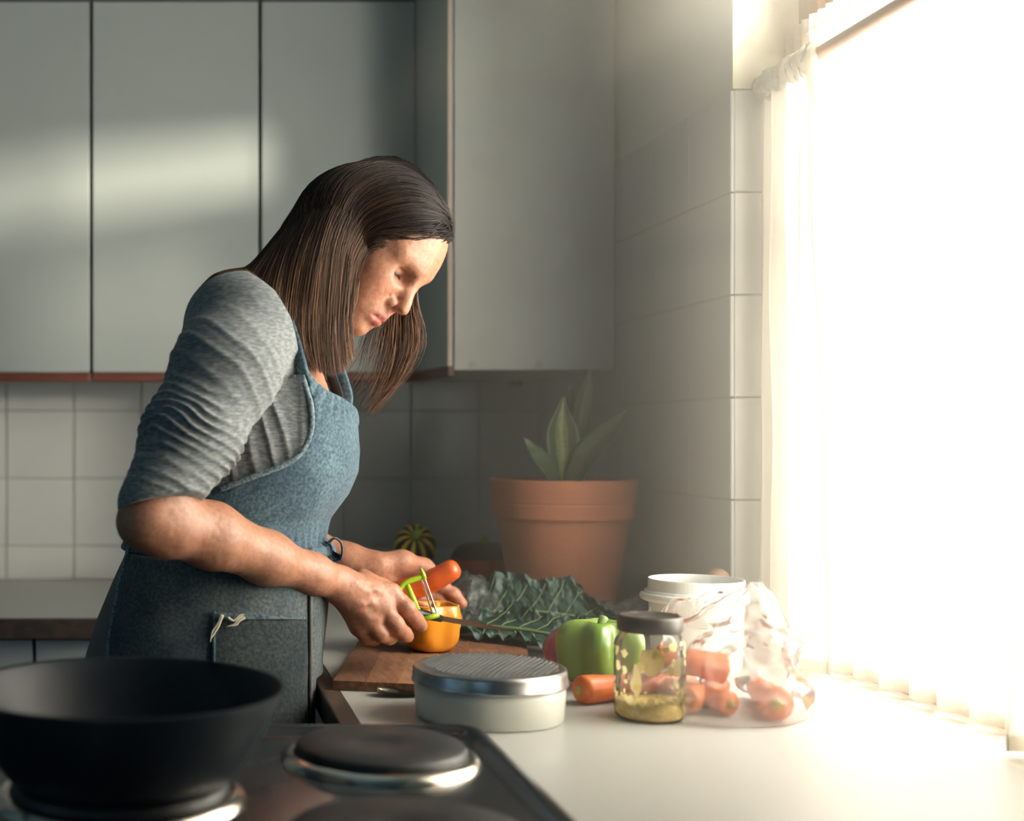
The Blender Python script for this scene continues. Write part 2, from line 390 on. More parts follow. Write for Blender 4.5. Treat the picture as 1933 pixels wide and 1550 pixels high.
# ------------------------------------------------------------------ cooker, hotplates, pan
M_enamel = mat('black_enamel', (.018, .020, .024), .22, coat=.3)
M_iron = mat('cast_iron', (.020, .021, .024), .45, bump=(220, .3))
M_chrome = mat('chrome', (.75, .72, .66), .16, metal=1.0)
M_pan = mat('nonstick_pan', (.004, .009, .016), .5, spec=.35, bump=(300, .05))
M_panout = mat('pan_outside', (.007, .014, .022), .5, spec=.4, bump=(200, .08))
ZH = .908
ck = empty('cooker', (.02, 1.04, 0), 'black electric cooker with raised rim in the foreground', 'cooker')
obj('body', boxes((-.272, HX-.004, HY0+.02, HY1-.006, .04, ZH-.012)), M_enamel, ck)
bm = bmesh.new()                          # pressed hob plate with rounded rim
def rr(x0, x1, y0, y1, r, z, n=8):
    out = []
    for cx, cy, a0 in ((x1-r, y1-r, 0), (x0+r, y1-r, 90), (x0+r, y0+r, 180), (x1-r, y0+r, 270)):
        for k in range(n+1):
            a = math.radians(a0+90*k/n); out.append(bm.verts.new((cx+r*math.cos(a), cy+r*math.sin(a), z)))
    return out
prev = None
for d, z in ((.002, -.014), (0, -.008), (.001, .002), (.006, .005), (.012, .005), (.018, .001), (.024, -.003), (.030, -.0035)):
    ring = rr(-.276+d, HX-d, HY0+d, HY1-d, .03-d*.6, ZH+z)
    if prev:
        for i in range(len(ring)): bm.faces.new((prev[i], prev[(i+1) % len(ring)], ring[(i+1) % len(ring)], ring[i]))
    prev = ring
bm.faces.new(prev); obj('hob_top', bm, M_enamel, ck, smooth=True)
def hotplate(cx, cy, r):
    bm = bmesh.new(); lathe(bm, [(r*1.20, ZH-.0035), (r*1.17, ZH+.003), (r*1.10, ZH+.006), (r*1.04, ZH+.006), (r*1.02, ZH+.003)], 64, cx, cy)
    h = obj('hotplate', bm, M_chrome, ck, smooth=True)
    bm = bmesh.new(); lathe(bm, [(r*1.03, ZH+.002), (r*1.03, ZH+.010), (r*.99, ZH+.014), (r*.30, ZH+.014), (r*.27, ZH+.0125), (r*.10, ZH+.0125), (0, ZH+.0125)], 64, cx, cy)
    d = obj('iron_disc', bm, M_iron, ck, smooth=True); d.parent = h
hotplate(.193, 1.238, .080); hotplate(-.052, 1.115, .092); hotplate(.172, .965, .090); hotplate(-.13, .86, .07)
for k in range(4):
    bm = bmesh.new(); tube(bm, [(-.2+.13*k, HY0+.02, .84), (-.2+.13*k, HY0-.008, .84)], [.022, .018], 16); obj('control_knob', bm, M_iron, ck)
pc = Vector((-.050, 1.110, 0)); R = .140
pan = empty('frying_pan', (pc.x, pc.y, ZH+.014), 'deep black pan standing on the cooker in the left foreground', 'pan')
prof = [(0, .0), (.088, .0), (.097, .004), (.108, .018), (.122, .042), (.134, .068), (.1395, .079), (.1400, .0805), (.1385, .0815), (.1365, .079), (.130, .066), (.118, .041), (.104, .018), (.092, .0075), (.08, .005), (0, .005)]
bm = bmesh.new(); lathe(bm, prof[:8], 96, pc.x, pc.y, ZH+.0145); obj('outside', bm, M_panout, pan, smooth=True)
bm = bmesh.new(); lathe(bm, prof[7:], 96, pc.x, pc.y, ZH+.0145); obj('inside', bm, M_pan, pan, smooth=True)
bm = bmesh.new(); tube(bm, [(pc.x-.130, pc.y-.02, .985), (pc.x-.16, pc.y-.03, .992), (pc.x-.23, pc.y-.05, 1.005), (pc.x-.33, pc.y-.08, 1.01)], [.011, .011, .013, .012], 12, flat=.6); obj('handle', bm, M_pan, pan, smooth=True)

# ------------------------------------------------------------------ chopping board with its laminated staves
M_bw = [mat('board_wood_%s' % n, c, .55, vary=(22, c2, .38, .62), scale=(7, 1.4, 7), bump=(120, .3), detail=9) for n, c, c2 in
        (('mid', (.27, .125, .065), (.16, .07, .036)), ('dark', (.19, .085, .045), (.11, .048, .026)), ('light', (.34, .18, .095), (.22, .11, .058)))]
A = Vector((.191, 1.6086, 0)); ang = math.atan2(-.235, .97); U = Vector((math.cos(ang), math.sin(ang), 0)); Vv = Vector((-U.y, U.x, 0))
BW, BL, BT = .243, .405, .012
bd = empty('chopping_board', A+U*BW/2+Vv*BL/2+Vector((0, 0, ZT+.0005)), 'worn brown wooden chopping board under the orange pepper', 'board')
ns = 6
r2 = random.Random(3)
for i in range(ns):
    v0 = 0
    cuts = sorted([0, 1]+[r2.uniform(.2, .8)])
    for a, b in zip(cuts, cuts[1:]):
        bm = bmesh.new(); g = .00012
        u0, u1, w0, w1 = BW*i/ns+g, BW*(i+1)/ns-g, BL*a+g, BL*b-g
        box(bm, u0, u1, w0, w1, 0, BT-r2.uniform(0, .0003))
        bmesh.ops.bevel(bm, geom=bm.edges[:], offset=.00035, segments=1, affect='EDGES')
        bmesh.ops.transform(bm, matrix=Matrix.Translation(A+Vector((0, 0, ZT+.0005)))@Matrix.Rotation(ang, 4, 'Z'), verts=bm.verts)
        obj('stave', bm, r2.choice(M_bw), bd)
obj('core', (lambda bm: (box(bm, .002, BW-.002, .002, BL-.002, .001, BT-.001), bmesh.ops.transform(bm, matrix=Matrix.Translation(A+Vector((0, 0, ZT+.0005)))@Matrix.Rotation(ang, 4, 'Z'), verts=bm.verts), bm)[2])(bmesh.new()), M_bw[1], bd)
ZBD = ZT+BT+.0005

# ------------------------------------------------------------------ vegetables
def skin_mat(name, c, c2, sc_, rough=.25, coat=.4, bump=(30, .1), lo=.35, hi=.7):
    return mat(name, c, rough, coat=coat, vary=(sc_, c2, lo, hi), bump=bump, sss=.0)
M_opep = skin_mat('orange_pepper_skin', (.72, .23, .012), (.80, .32, .02), 14)
M_oflesh = mat('orange_pepper_flesh', (.80, .40, .06), .45, vary=(60, (.62, .24, .02), .4, .7), bump=(120, .5))
M_gpep = skin_mat('green_pepper_skin', (.14, .25, .035), (.27, .38, .08), 9, bump=(25, .12))
M_stem = mat('green_stem', (.20, .30, .08), .6, bump=(60, .4))
def pepper(name, c, r, h, lobes, m, label, cut=False, rot=0.0, seed=0.0, group=None):
    t = empty(name, c, label, 'bell pepper', group)
    def shape(a, v):
        lob = 1+.10*math.cos(lobes*(a+rot)+.5*math.sin(a+seed))+.03*math.sin(2*a+seed)
        return lob
    if cut: prof = [(0, .012), (.28, .002), (.52, .0), (.70, .03), (.84, .12), (.93, .27), (.955, .40), (.96, .50), (.99, .62), (1.01, .74), (.985, .88), (.93, 1.0)]
    else: prof = [(0, .05), (.22, .03), (.45, .0), (.66, .03), (.83, .13), (.93, .30), (.97, .48), (1.0, .66), (.97, .82), (.84, .94), (.62, 1.0), (.40, .985), (.22, .92), (.12, .86), (0, .84)]
    def wob(a, z):
        k = sstep(-.05, .25, z/h)
        return 1+(shape(a, z)-1)*k*(2.1 if not cut else 1.1)+.02*nz(math.cos(a)*1.5, math.sin(a)*1.5, z*30+seed)
    bm = bmesh.new(); lathe(bm, [(p[0]*r, p[1]*h) for p in prof], 72, c[0], c[1], c[2], wob)
    obj('skin', bm, m, t, smooth=True, sub=1)
    if cut:                                # opened top: rim of flesh, hollow inside
        bm = bmesh.new(); lathe(bm, [(.955*r, h), (.93*r, h*1.012), (.87*r, h*1.0), (.83*r, h*.93), (.80*r, h*.7), (.7*r, h*.35), (.3*r, h*.25), (0, h*.3)], 72, c[0], c[1], c[2], wob)
        obj('flesh', bm, M_oflesh, t, smooth=True)
        for k in range(3):
            a = rot+.6+2.1*k; bm = bmesh.new()
            tube(bm, spline([(c[0]+math.cos(a)*r*.84, c[1]+math.sin(a)*r*.84, c[2]+h*.97), (c[0]+math.cos(a)*r*.6, c[1]+math.sin(a)*r*.6, c[2]+h*.8), (c[0]+math.cos(a)*r*.1, c[1]+math.sin(a)*r*.1, c[2]+h*.5)], 8), [.004, .005, .005, .006, .007, .008, .009, .01], 8)
            obj('rib', bm, M_oflesh, t, smooth=True)
    else:
        bm = bmesh.new(); tube(bm, spline([(c[0], c[1], c[2]+h*.83), (c[0]+.001, c[1], c[2]+h*.93), (c[0]+.006, c[1]+.004, c[2]+h*1.03)], 6), [.010, .006, .005, .005, .0055, .006], 10); obj('stem', bm, M_stem, t, smooth=True)
    return t
pepper('bell_pepper', (.3575, 1.832, ZBD), .0395, .066, 4, M_opep, 'orange bell pepper with its top cut off on the board', True, .5, 1.0)
pepper('bell_pepper', (.531, 1.625, ZT), .0435, .0855, 4, M_gpep, 'whole green bell pepper beside the glass jar', False, .35, 2.0)
bm = bmesh.new(); c = P(786, 1141, 1.85)
tube(bm, spline([c+Vector((-.018, .01, -.004)), c+Vector((-.004, .004, .001)), c+Vector((.016, 0, -.003))], 10), [.002, .005, .0065, .007, .007, .007, .0065, .005, .003, .0015], 8, flat=.45)
M_red = mat('red_pepper_skin', (.30, .012, .012), .25, coat=.4)
tag(obj('pepper_strip', bm, M_red, smooth=True), 'dark red strip of pepper resting on the cut orange pepper', 'pepper strip')

M_carrot = skin_mat('carrot_skin', (.72, .17, .028), (.58, .12, .022), 40, rough=.45, coat=.1, bump=(160, .4))
M_carrot2 = skin_mat('peeled_carrot', (.50, .075, .014), (.60, .11, .02), 30, rough=.35, coat=.25, bump=(90, .2))
M_ccore = mat('carrot_crown', (.42, .33, .08), .7, bump=(120, .6))
def carrot(name, a, b, r0, r1, label, bend=(0, 0, 0), m=None, group=None, seed=0, crown=True, blunt=False):
    a, b = Vector(a), Vector(b); n = 44
    full = spline([a, (a+b)/2+Vector(bend), b], 4000); us = [.5-.5*math.cos(math.pi*i/(n-1)) for i in range(n)]; pts = [full[int(round(u*3999))] for u in us]
    rad = []
    for i in range(n):
        u = us[i]; r = lerp(r0, r1, u**1.1)*(1+.05*nz(u*9, seed, 0))
        cap = min(1, math.sqrt(max(0, 1-(1-min(1, u/.07))**2))*.72+.28)
        e = .18 if blunt else .06
        tip = math.sqrt(max(0.0, 1-(1-min(1, (1-u)/e))**2))*.95+.05
        rad.append(r*cap*tip)
    t = empty(name, pts[n//2]-Vector((0, 0, r0)), label, 'carrot', group)
    bm = bmesh.new(); tube(bm, pts, rad, 20); obj('root', bm, m or M_carrot, t, smooth=True)
    if crown:
        d = (pts[0]-pts[8]).normalized(); bm = bmesh.new(); tube(bm, [pts[0]-d*.003, pts[0]+d*.001, pts[0]+d*.003, pts[0]+d*.0045], [r0*.36, r0*.34, r0*.24, r0*.1], 12); obj('crown', bm, M_ccore, t, smooth=True)
    return t
carrot('carrot', (.472, 1.521, ZT+.0175), (.64, 1.600, ZT+.012), .0178, .011, 'loose carrot lying between the grater and the jar', group='carrots on the worktop', seed=2)
# carrots inside the plastic bag
BC = Vector((.632, 1.480, ZT))
bagc = [((.661, 1.425, ZT+.0205), (.70, 1.56, ZT+.014), .0195, .012, 'carrot in the bag pointing its cut crown at the viewer'),
        ((.575, 1.462, ZT+.0165), (.665, 1.575, ZT+.013), .0155, .010, 'carrot in the bag right beside the jar'),
        ((.622, 1.452, ZT+.0150), (.588, 1.600, ZT+.012), .0148, .009, 'slim carrot in the bag between two others'),
        ((.640, 1.505, ZT+.045), (.560, 1.515, ZT+.060), .0185, .012, 'carrot lying on top of the others in the bag')]
for i, (a, b, r0, r1, l) in enumerate(bagc): carrot('carrot', a, b, r0, r1, l, group='carrots on the worktop', seed=5+i)

# red onion, gourds, squash
M_onion = mat('red_onion_skin', (.26, .035, .065), .3, vary=(30, (.42, .10, .14), .4, .7), scale=(3, 3, .6), coat=.3)
t = empty('red_onion', (.522, 1.738, ZT), 'red onion half hidden behind the green pepper', 'onion')
bm = bmesh.new(); lathe(bm, [(0, .001), (.010, .0), (.022, .006), (.031, .022), (.032, .034), (.025, .048), (.012, .056), (.006, .062), (.003, .066), (0, .067)], 40, .522, 1.738, ZT); obj('bulb', bm, M_onion, t, smooth=True, sub=1)
M_gdark = mat('dark_green_rind', (.010, .020, .013), .4, vary=(9, (.02, .035, .02), .4, .7))
M_gyel = mat('yellow_rind', (.50, .34, .04), .45)
M_squash = mat('red_orange_rind', (.50, .055, .015), .4, vary=(10, (.34, .03, .010), .4, .7))
def ribbed(name, c, r, h, lobes, m, label, cat, stripes=None, axis=None, top=None):
    t = empty(name, c, label, cat)
    prof = [(0, .06), (.3, .01), (.6, .03), (.85, .17), (.98, .38), (1, .55), (.93, .74), (.72, .91), (.45, .98), (.2, .95), (0, .91)]
    wob = lambda a, z: 1-.09*abs(math.sin(lobes*a/2))**.6 if lobes else 1
    def xf(bm):
        if axis is not None:
            q = Vector((0, 0, 1)).rotation_difference(Vector(axis).normalized())
            bmesh.ops.transform(bm, matrix=Matrix.Translation(Vector(c)+Vector((0, 0, h/2)))@q.to_matrix().to_4x4()@Matrix.Translation(-(Vector(c)+Vector((0, 0, h/2)))), verts=bm.verts)
        return bm
    def mesh(lo, hi, a0, a1, grow, n):
        bm = bmesh.new(); pr = spline([(p[0]*r, p[1]*h, 0) for p in prof], 28)
        def fn(u, v):
            p = pr[int(round(lerp(lo, hi, v)*27))]; a = lerp(a0, a1, u); rr_ = p.x*wob(a, 0)+grow
            return Vector((c[0]+rr_*math.cos(a), c[1]+rr_*math.sin(a), c[2]+p.y+(grow if p.y > h*.5 else 0)))
        grid(bm, fn, n, 28); return xf(bm)
    obj('rind', mesh(0, 1, 0, 2*math.pi, 0, 72), m, t, smooth=True)
    if stripes:
        for k in range(stripes):
            a = 2*math.pi*k/stripes; obj('stripe', mesh(.45, .985, a-.13, a+.13, .0006, 8), M_gyel, t, smooth=True)
    if top: obj('cap', mesh(.58, 1, 0, 2*math.pi, .0006, 72), top, t, smooth=True)
    bm = bmesh.new(); tube(bm, [(c[0], c[1], c[2]+h*.9), (c[0]+.002, c[1], c[2]+h*1.02), (c[0]+.008, c[1]+.004, c[2]+h*1.12)], [.008, .006, .007], 8); obj('stem', xf(bm), M_stem, t, smooth=True)
    return t
ribbed('acorn_squash', (.462, 2.44, ZT), .050, .070, 8, M_gdark, 'dark green squash holding up the striped gourd', 'squash')
g = P(789, 1040, 2.41)
ribbed('striped_gourd', (g.x, 2.44, ZT+.0690), .0415, .080, 10, M_gdark, 'small dark gourd with yellow stripes by the back tiles', 'gourd', stripes=10, axis=(-.12, -.75, .55))
ribbed('turban_squash', (.588, 2.50, ZT), .068, .112, 12, M_squash, 'red orange squash with dark green cap behind the terracotta pot', 'squash', top=M_gdark)
ribbed('small_pumpkin', (.505, 2.315, ZT), .044, .058, 10, M_squash, 'small red orange pumpkin left of the terracotta pot', 'pumpkin')

# ------------------------------------------------------------------ kale leaves and their clear bag
M_kale = mat('kale_leaf', (.022, .060, .045), .5, vary=(26, (.045, .10, .075), .4, .7), bump=(90, .8), coat=.15)
M_vein = mat('kale_vein', (.22, .33, .14), .5)
def kale(base, tip, width, lift, roll, label, seed, curl=1.0):
    base, tip = Vector(base), Vector(tip); ax = (tip-base); L = ax.length; d = ax/L
    side = d.cross(Vector((0, 0, 1))).normalized(); up = side.cross(d).normalized()
    q = Matrix.Rotation(roll, 3, d); side = q@side; up = q@up
    t = empty('kale_leaf', base, label, 'kale leaf', 'kale leaves on the worktop')
    def mid(v): return base+d*(L*v)+Vector((0, 0, lift*math.sin(math.pi*min(1, v*1.05))))
    def fn(u, v):
        s = (u-.5)*2
        w = width*(sstep(.02, .30, v)*(1-.75*sstep(.72, 1.0, v)))*(.9+.1*math.sin(17*v+seed))
        e_ = abs(s)**2.2
        cr = curl*.0075*e_*(math.sin(v*44+seed+2*s)*.5+1.2*nz(v*26, s*4, seed)+.7*nz(v*55, s*9, seed+4))*sstep(0, .2, v)
        bub = .0032*nz(v*16, s*4.5, seed)+.0018*nz(v*44, s*11, seed+8)-.003*math.exp(-(s/.12)**2)
        return mid(v)+side*(s*w)+up*(cr+bub+.25*width*s*s)+d*(-.10*width*abs(s)+.004*nz(v*40, s*9, seed+2))
    bm = bmesh.new(); grid(bm, fn, 45, 150); obj('blade', bm, M_kale, t, smooth=True)
    bm = bmesh.new(); tube(bm, [mid(-.12+1.08*i/20)+up*.0015 for i in range(21)], [lerp(.0045, .0009, i/20) for i in range(21)], 8); mr = obj('midrib', bm, M_vein, t, smooth=True)
    for k in range(7):
        v0 = .2+.1*k
        for s in (-1, 1):
            pts = [fn(.5+s*.5*x*.92, min(1, v0+.13*x))+up*.0010 for x in (0, .25, .5, .75, 1)]
            bm = bmesh.new(); tube(bm, pts, [.0014, .0012, .001, .0008, .0004], 5); obj('vein', bm, M_vein, t, smooth=True)
    return t
kale((.415, 2.045, ZT+.026), (.665, 1.945, ZT+.034), .066, .016, .80, 'large kale leaf with pale veins tilted up against the bag', 1.0)
kale((.420, 1.995, ZT+.020), (.615, 1.800, ZT+.016), .050, .012, .35, 'dark kale leaf lying beside the board corner', 2.4, 1.3)
kale((.47, 2.03, ZT+.012), (.735, 1.985, ZT+.012), .050, .014, .2, 'hazy kale leaf inside the clear bag below the pot', 4.2)
kale((.40, 2.075, ZT+.012), (.56, 2.00, ZT+.030), .034, .022, .3, 'curly kale leaf tip nearest the orange pepper', 6.1, 1.5)
M_film = sheer('clear_film', (.8, .8, .8), .93, .5, gloss=.22, rough=.08)
M_bag = sheer('milky_bag_film', (.95, .92, .86), .70, .6, gloss=.16, rough=.2)
def crumple(p, s, seed):
    r = 0; a = 1
    for o in range(3):
        r += a*(1-abs(nz(p.x*s+seed, p.y*s, p.z*s)*2)); a *= .5; s *= 2.1
    return r
t = empty('produce_bag', (.6, 2.02, ZT), 'clear crinkled plastic bag lying over the kale', 'bag')
def fn(u, v):
    x = lerp(.405, .800, u); s = v*2-1; yc = 2.035+.02*math.sin(u*7); hw = .085*(.75+.25*math.sin(u*5+1))
    h = (.030+.050*math.exp(-((u-.10)/.10)**2)+.016*math.sin(u*9)**2+.018*u)
    p = Vector((x, yc+s*hw, ZT+.004+h*max(0, 1-s*s)**.5))
    cr = (crumple(p, 26, 3)-1.0)*.016
    return p+Vector((cr*.5, -.2*abs(cr), max(cr, -p.z+ZT+.006)))
bm = bmesh.new(); grid(bm, fn, 110, 44); obj('film', bm, M_film, t)
bm = bmesh.new(); grid(bm, lambda u, v: fn(u, v)*1.0+Vector((.01*nz(u*9, v*5), .012*nz(u*7, v*6, 3), .006+.010*nz(u*8, v*8, 7))), 80, 36); obj('fold', bm, M_film, t)

# carrot bag: film sagging between the carrots and a twisted peak
t = empty('carrot_bag', (BC.x, BC.y, ZT), 'milky plastic bag of carrots with a crumpled peak', 'bag')
def fn(u, v):
    a = 2*math.pi*u
    rx = lerp(.098, .006, v**1.25)*(1+.10*math.sin(3*a+1)); ry = lerp(.092, .006, v**1.15)
    cx = lerp(.628, .672, v**1.4); cy = lerp(1.490, 1.505, v)
    z = ZT+.002+.145*v**.80
    p = Vector((cx+rx*math.cos(a), cy+ry*math.sin(a), z))
    cr = (crumple(p, 12, 9)-1.0)*.026*(1-.5*v)*sstep(0, .1, v)
    fold = .010*math.sin(a*7+v*6)*v*(1-v)*2
    q = p+Vector((math.cos(a), math.sin(a), .15))*(cr+fold)
    q.z = max(q.z, ZT+.0015); return q
bm = bmesh.new(); grid(bm, fn, 110, 56, close_u=True); obj('film', bm, M_bag, t, smooth=True)
bm = bmesh.new()                          # loose open end thrown back
grid(bm, lambda u, v: Vector((lerp(.668, lerp(.560, .720, u), v), lerp(1.505, 1.545+.03*math.sin(u*6), v), ZT+.146-.05*v+.012*math.sin(u*14+v*3)*v))+Vector((0, 0, .020*(crumple(Vector((u, v, .3)), 3, 5)-1)*v)), 50, 24); obj('loose_flap', bm, M_bag, t)

# ------------------------------------------------------------------ terracotta pot and plant
M_terra = mat('terracotta', (.44, .165, .085), .8, vary=(7, (.36, .13, .07), .35, .7), bump=(140, .3))
M_soil = mat('soil', (.04, .028, .02), .95, bump=(120, 1.0))
M_leaf = mat('snake_leaf', (.050, .085, .045), .45, vary=(18, (.085, .12, .06), .4, .7), coat=.15, scale=(1, 1, 3))
M_leafy = mat('snake_leaf_stripe', (.20, .23, .08), .45, vary=(40, (.13, .16, .06), .4, .7), scale=(1, 1, 5))
pt = Vector((.655, 2.20, ZT)); H = .2455
pot = empty('plant_pot', pt, 'large terracotta flower pot in the corner of the worktop', 'pot')
bm = bmesh.new()
lathe(bm, [(0, 0), (.080, 0), (.083, .003), (.1085, H-.069), (.1085, H-.066), (.1150, H-.066), (.1165, H-.064), (.1185, H-.042), (.1178, H-.040), (.1190, H-.037), (.1235, H-.002), (.1225, H), (.1130, H), (.1120, H-.003), (.1030, H-.066), (.1, H-.075)], 96, pt.x, pt.y, pt.z)
obj('clay_body', bm, M_terra, pot, smooth=False, bevel=0)
bm = bmesh.new(); lathe(bm, [(.112, H-.022), (.06, H-.018), (0, H-.016)], 40, pt.x, pt.y, pt.z, lambda a, z: 1+.01*math.sin(9*a)); obj('soil', bm, M_soil, pot, smooth=True)
pl = empty('snake_plant', (pt.x, pt.y, ZT+H-.018), 'small snake plant with five thick pointed leaves', 'plant')
def leaf(pts, ws, face, m, stripe=False):
    pp = spline(pts, 26); n = len(pp); wv = [max(.0004, spline([(w, 0, 0) for w in ws], n)[i].x) for i in range(n)]
    fr = frames(pp); face = Vector(face).normalized(); bm = bmesh.new(); rows = []
    for k, (p, s, u, tt) in enumerate(fr):
        side = face.cross(tt).normalized(); nn = tt.cross(side).normalized(); w = wv[k]; row = []
        for j in range(9):
            x = j/4-1; row.append(p+side*x*w-nn*(.20*w*(1-x*x))+nn*.30*w*abs(x)+nn*.0015*nz(k*.5, j))
        rows.append((row, nn))
    F_ = [[bm.verts.new(q) for q in r] for r, _ in rows]; B_ = [[bm.verts.new(q-nn*(.0025*(1-abs(j/4-1)**2)+.0006)) for j, q in enumerate(r)] for r, nn in rows]
    for a in range(n-1):
        for j in range(8):
            bm.faces.new((F_[a][j], F_[a][j+1], F_[a+1][j+1], F_[a+1][j])); bm.faces.new((B_[a][j+1], B_[a][j], B_[a+1][j], B_[a+1][j+1]))
        bm.faces.new((F_[a][0], F_[a+1][0], B_[a+1][0], B_[a][0])); bm.faces.new((F_[a+1][8], F_[a][8], B_[a][8], B_[a+1][8]))
    o = obj('leaf', bm, m, pl, smooth=True)
    if stripe:
        bm = bmesh.new()
        for k in range(n):
            r, nn = rows[k]; rows[k] = [bm.verts.new(r[j]+(r[4]-r[j])*(.25 if j in (2, 6) else 0)+nn*.0012) for j in (2, 3, 4, 5, 6)]
        for a in range(n-1):
            for j in range(4): bm.faces.new((rows[a][j], rows[a][j+1], rows[a+1][j+1], rows[a+1][j]))
        s_ = obj('stripe', bm, M_leafy, pl, smooth=True); s_.parent = o; s_.matrix_parent_inverse = o.matrix_world.inverted() if False else Matrix.Identity(4); s_.parent = o
    return o
Yp = 2.20
leaf([P(1066, 925, Yp), P(1062, 860, Yp-.005), P(1060, 800, Yp-.008), P(1064, 748, Yp-.004)], [.017, .021, .028, .0275, .012, .001], (0, -1, .1), M_leaf, True)
leaf([P(1078, 925, Yp+.03), P(1088, 830, Yp+.03), P(1102, 750, Yp+.025), P(1115, 698, Yp+.02)], [.012, .013, .0155, .015, .009, .0008], (.25, -1, .1), M_leaf)
leaf([P(1080, 920, Yp-.01), P(1102, 868, Yp-.025), P(1148, 815, Yp-.04), P(1185, 775, Yp-.05)], [.014, .019, .024, .022, .013, .0008], (-.5, -.75, .5), M_leaf)
leaf([P(1052, 922, Yp-.01), P(1032, 885, Yp-.025), P(1008, 855, Yp-.035), P(988, 826, Yp-.04)], [.014, .0175, .020, .017, .009, .0008], (.4, -.85, .4), M_leaf)
leaf([P(1070, 920, Yp+.045), P(1072, 820, Yp+.05), P(1075, 760, Yp+.05), P(1076, 724, Yp+.05)], [.012, .012, .011, .010, .006, .0008], (-.2, -1, .1), M_leaf)

# ------------------------------------------------------------------ white bucket, wooden mill, jar, grater box, spoon
M_white = mat('white_plastic', (.82, .81, .76), .35, sss=.0)
M_print = mat('grey_print', (.25, .25, .23), .6)
bc = Vector((.7085, 1.765, ZT))
bk = empty('plastic_bucket', bc, 'open white plastic bucket by the window', 'bucket')
bm = bmesh.new(); lathe(bm, [(0, 0), (.056, 0), (.058, .002), (.0615, .092), (.0660, .092), (.0672, .094), (.0675, .104), (.0665, .106), (.0625, .107), (.0625, .121), (.0620, .1225), (.0605, .1225), (.0600, .121), (.0565, .004), (0, .003)], 72, bc.x, bc.y, bc.z); obj('tub', bm, M_white, bk, smooth=False, bevel=0)
bm = bmesh.new(); tube(bm, [bc+Vector((math.cos(a)*.0695, math.sin(a)*.0695, .098)) for a in [math.radians(180+i*10) for i in range(-2, 9)]], .0040, 8, flat=1.4); obj('handle', bm, M_white, bk, smooth=True)
for k in range(5):
    z = .062+.0035*k; r = .0604+.0001*k; bm = bmesh.new()
    grid(bm, lambda u, v: bc+Vector((math.cos(math.radians(lerp(244, 262, u)))*(r+.0009), math.sin(math.radians(lerp(244, 262, u)))*(r+.0009), z+.0011*v)), 8, 2); obj('printed_line', bm, M_print, bk)
M_mill = mat('brown_turned_wood', (.30, .15, .08), .4, coat=.2)
mc = Vector((.775, 1.852, ZT)); t = empty('pepper_mill', mc, 'brown round-topped wooden mill peeking over the bucket', 'mill')
bm = bmesh.new(); lathe(bm, [(0, 0), (.020, 0), (.020, .02), (.014, .05), (.016, .085), (.012, .097)], 32, mc.x, mc.y, mc.z); obj('body', bm, M_mill, t, smooth=True)
bm = bmesh.new(); lathe(bm, [(.010, .096), (.0165, .103), (.0172, .112), (.014, .121), (.007, .1265), (0, .128)], 32, mc.x, mc.y, mc.z); obj('knob', bm, M_mill, t, smooth=True)

M_jar = sheer('jar_glass', (.92, .90, .80), .93, .5, gloss=.20, rough=.04)
M_lid = mat('dark_lid', (.055, .045, .040), .35, vary=(60, (.12, .10, .09), .5, .8))
M_must = mat('mustard', (.88, .58, .16), .55, vary=(140, (.95, .76, .34), .4, .65), bump=(200, .8))
M_smear = sheer('sauce_smear', (.98, .88, .50), .02, .85)
jc = Vector((.530, 1.450, ZT)); jar = empty('glass_jar', jc, 'glass jar with dark lid and yellow sauce left at the bottom', 'jar')
jp = [(.034, .0005), (.0375, .004), (.0385, .010), (.0385, .082), (.0375, .088), (.0335, .0935), (.0325, .097), (.0325, .104)]
bm = bmesh.new(); lathe(bm, [(0, .001)]+jp, 64, jc.x, jc.y, jc.z); obj('glass', bm, M_jar, jar, smooth=True)
bm = bmesh.new(); lathe(bm, [(0, .0025), (.033, .0025), (.0365, .006), (.0372, .0105), (.0372, .0200), (.035, .0215), (.02, .0205), (0, .020)], 48, jc.x, jc.y, jc.z, lambda a, z: 1); obj('sauce', bm, M_must, jar, smooth=True)
bm = bmesh.new(); lathe(bm, [(.0345, .0985), (.0353, .100), (.0353, .1125), (.0345, .1150), (.0325, .1165), (.030, .1160), (.0285, .1150), (0, .1150)], 64, jc.x, jc.y, jc.z, lambda a, z: 1+(.006*math.cos(40*a) if z < .113 else 0)); obj('lid', bm, M_lid, jar, smooth=True)
r3 = random.Random(11)
def smear(ac, zc, w, h, sd):
    """irregular blob of sauce sticking to the inside of the glass"""
    bm = bmesh.new(); c = bm.verts.new(jc+Vector((math.cos(ac)*.0368, math.sin(ac)*.0368, zc))); ring = []; n = 14
    for k in range(n):
        b = 2*math.pi*k/n; q = 1+.55*nz(math.cos(b)*1.3, math.sin(b)*1.3, sd)
        a = ac+math.cos(b)*w*q/.0375; z = min(.086, max(.012, zc+math.sin(b)*h*q))
        ring.append(bm.verts.new(jc+Vector((math.cos(a)*.0380, math.sin(a)*.0380, z))))
    for k in range(n): bm.faces.new((c, ring[k], ring[(k+1) % n]))
    obj('smear', bm, M_smear, jar, smooth=True)
for k in range(64):
    a = math.radians(r3.uniform(150, 390)); z = r3.choice([r3.uniform(.022, .036), r3.uniform(.03, .085), r3.uniform(.07, .086)])
    s = r3.choice([.0018, .0025, .0035, .005]); smear(a, z, s, s*r3.uniform(.8, 1.6), k*1.7)
smear(math.radians(252), .070, .012, .014, 90.5); smear(math.radians(228), .045, .006, .016, 70.5); smear(math.radians(300), .062, .008, .012, 20.2)

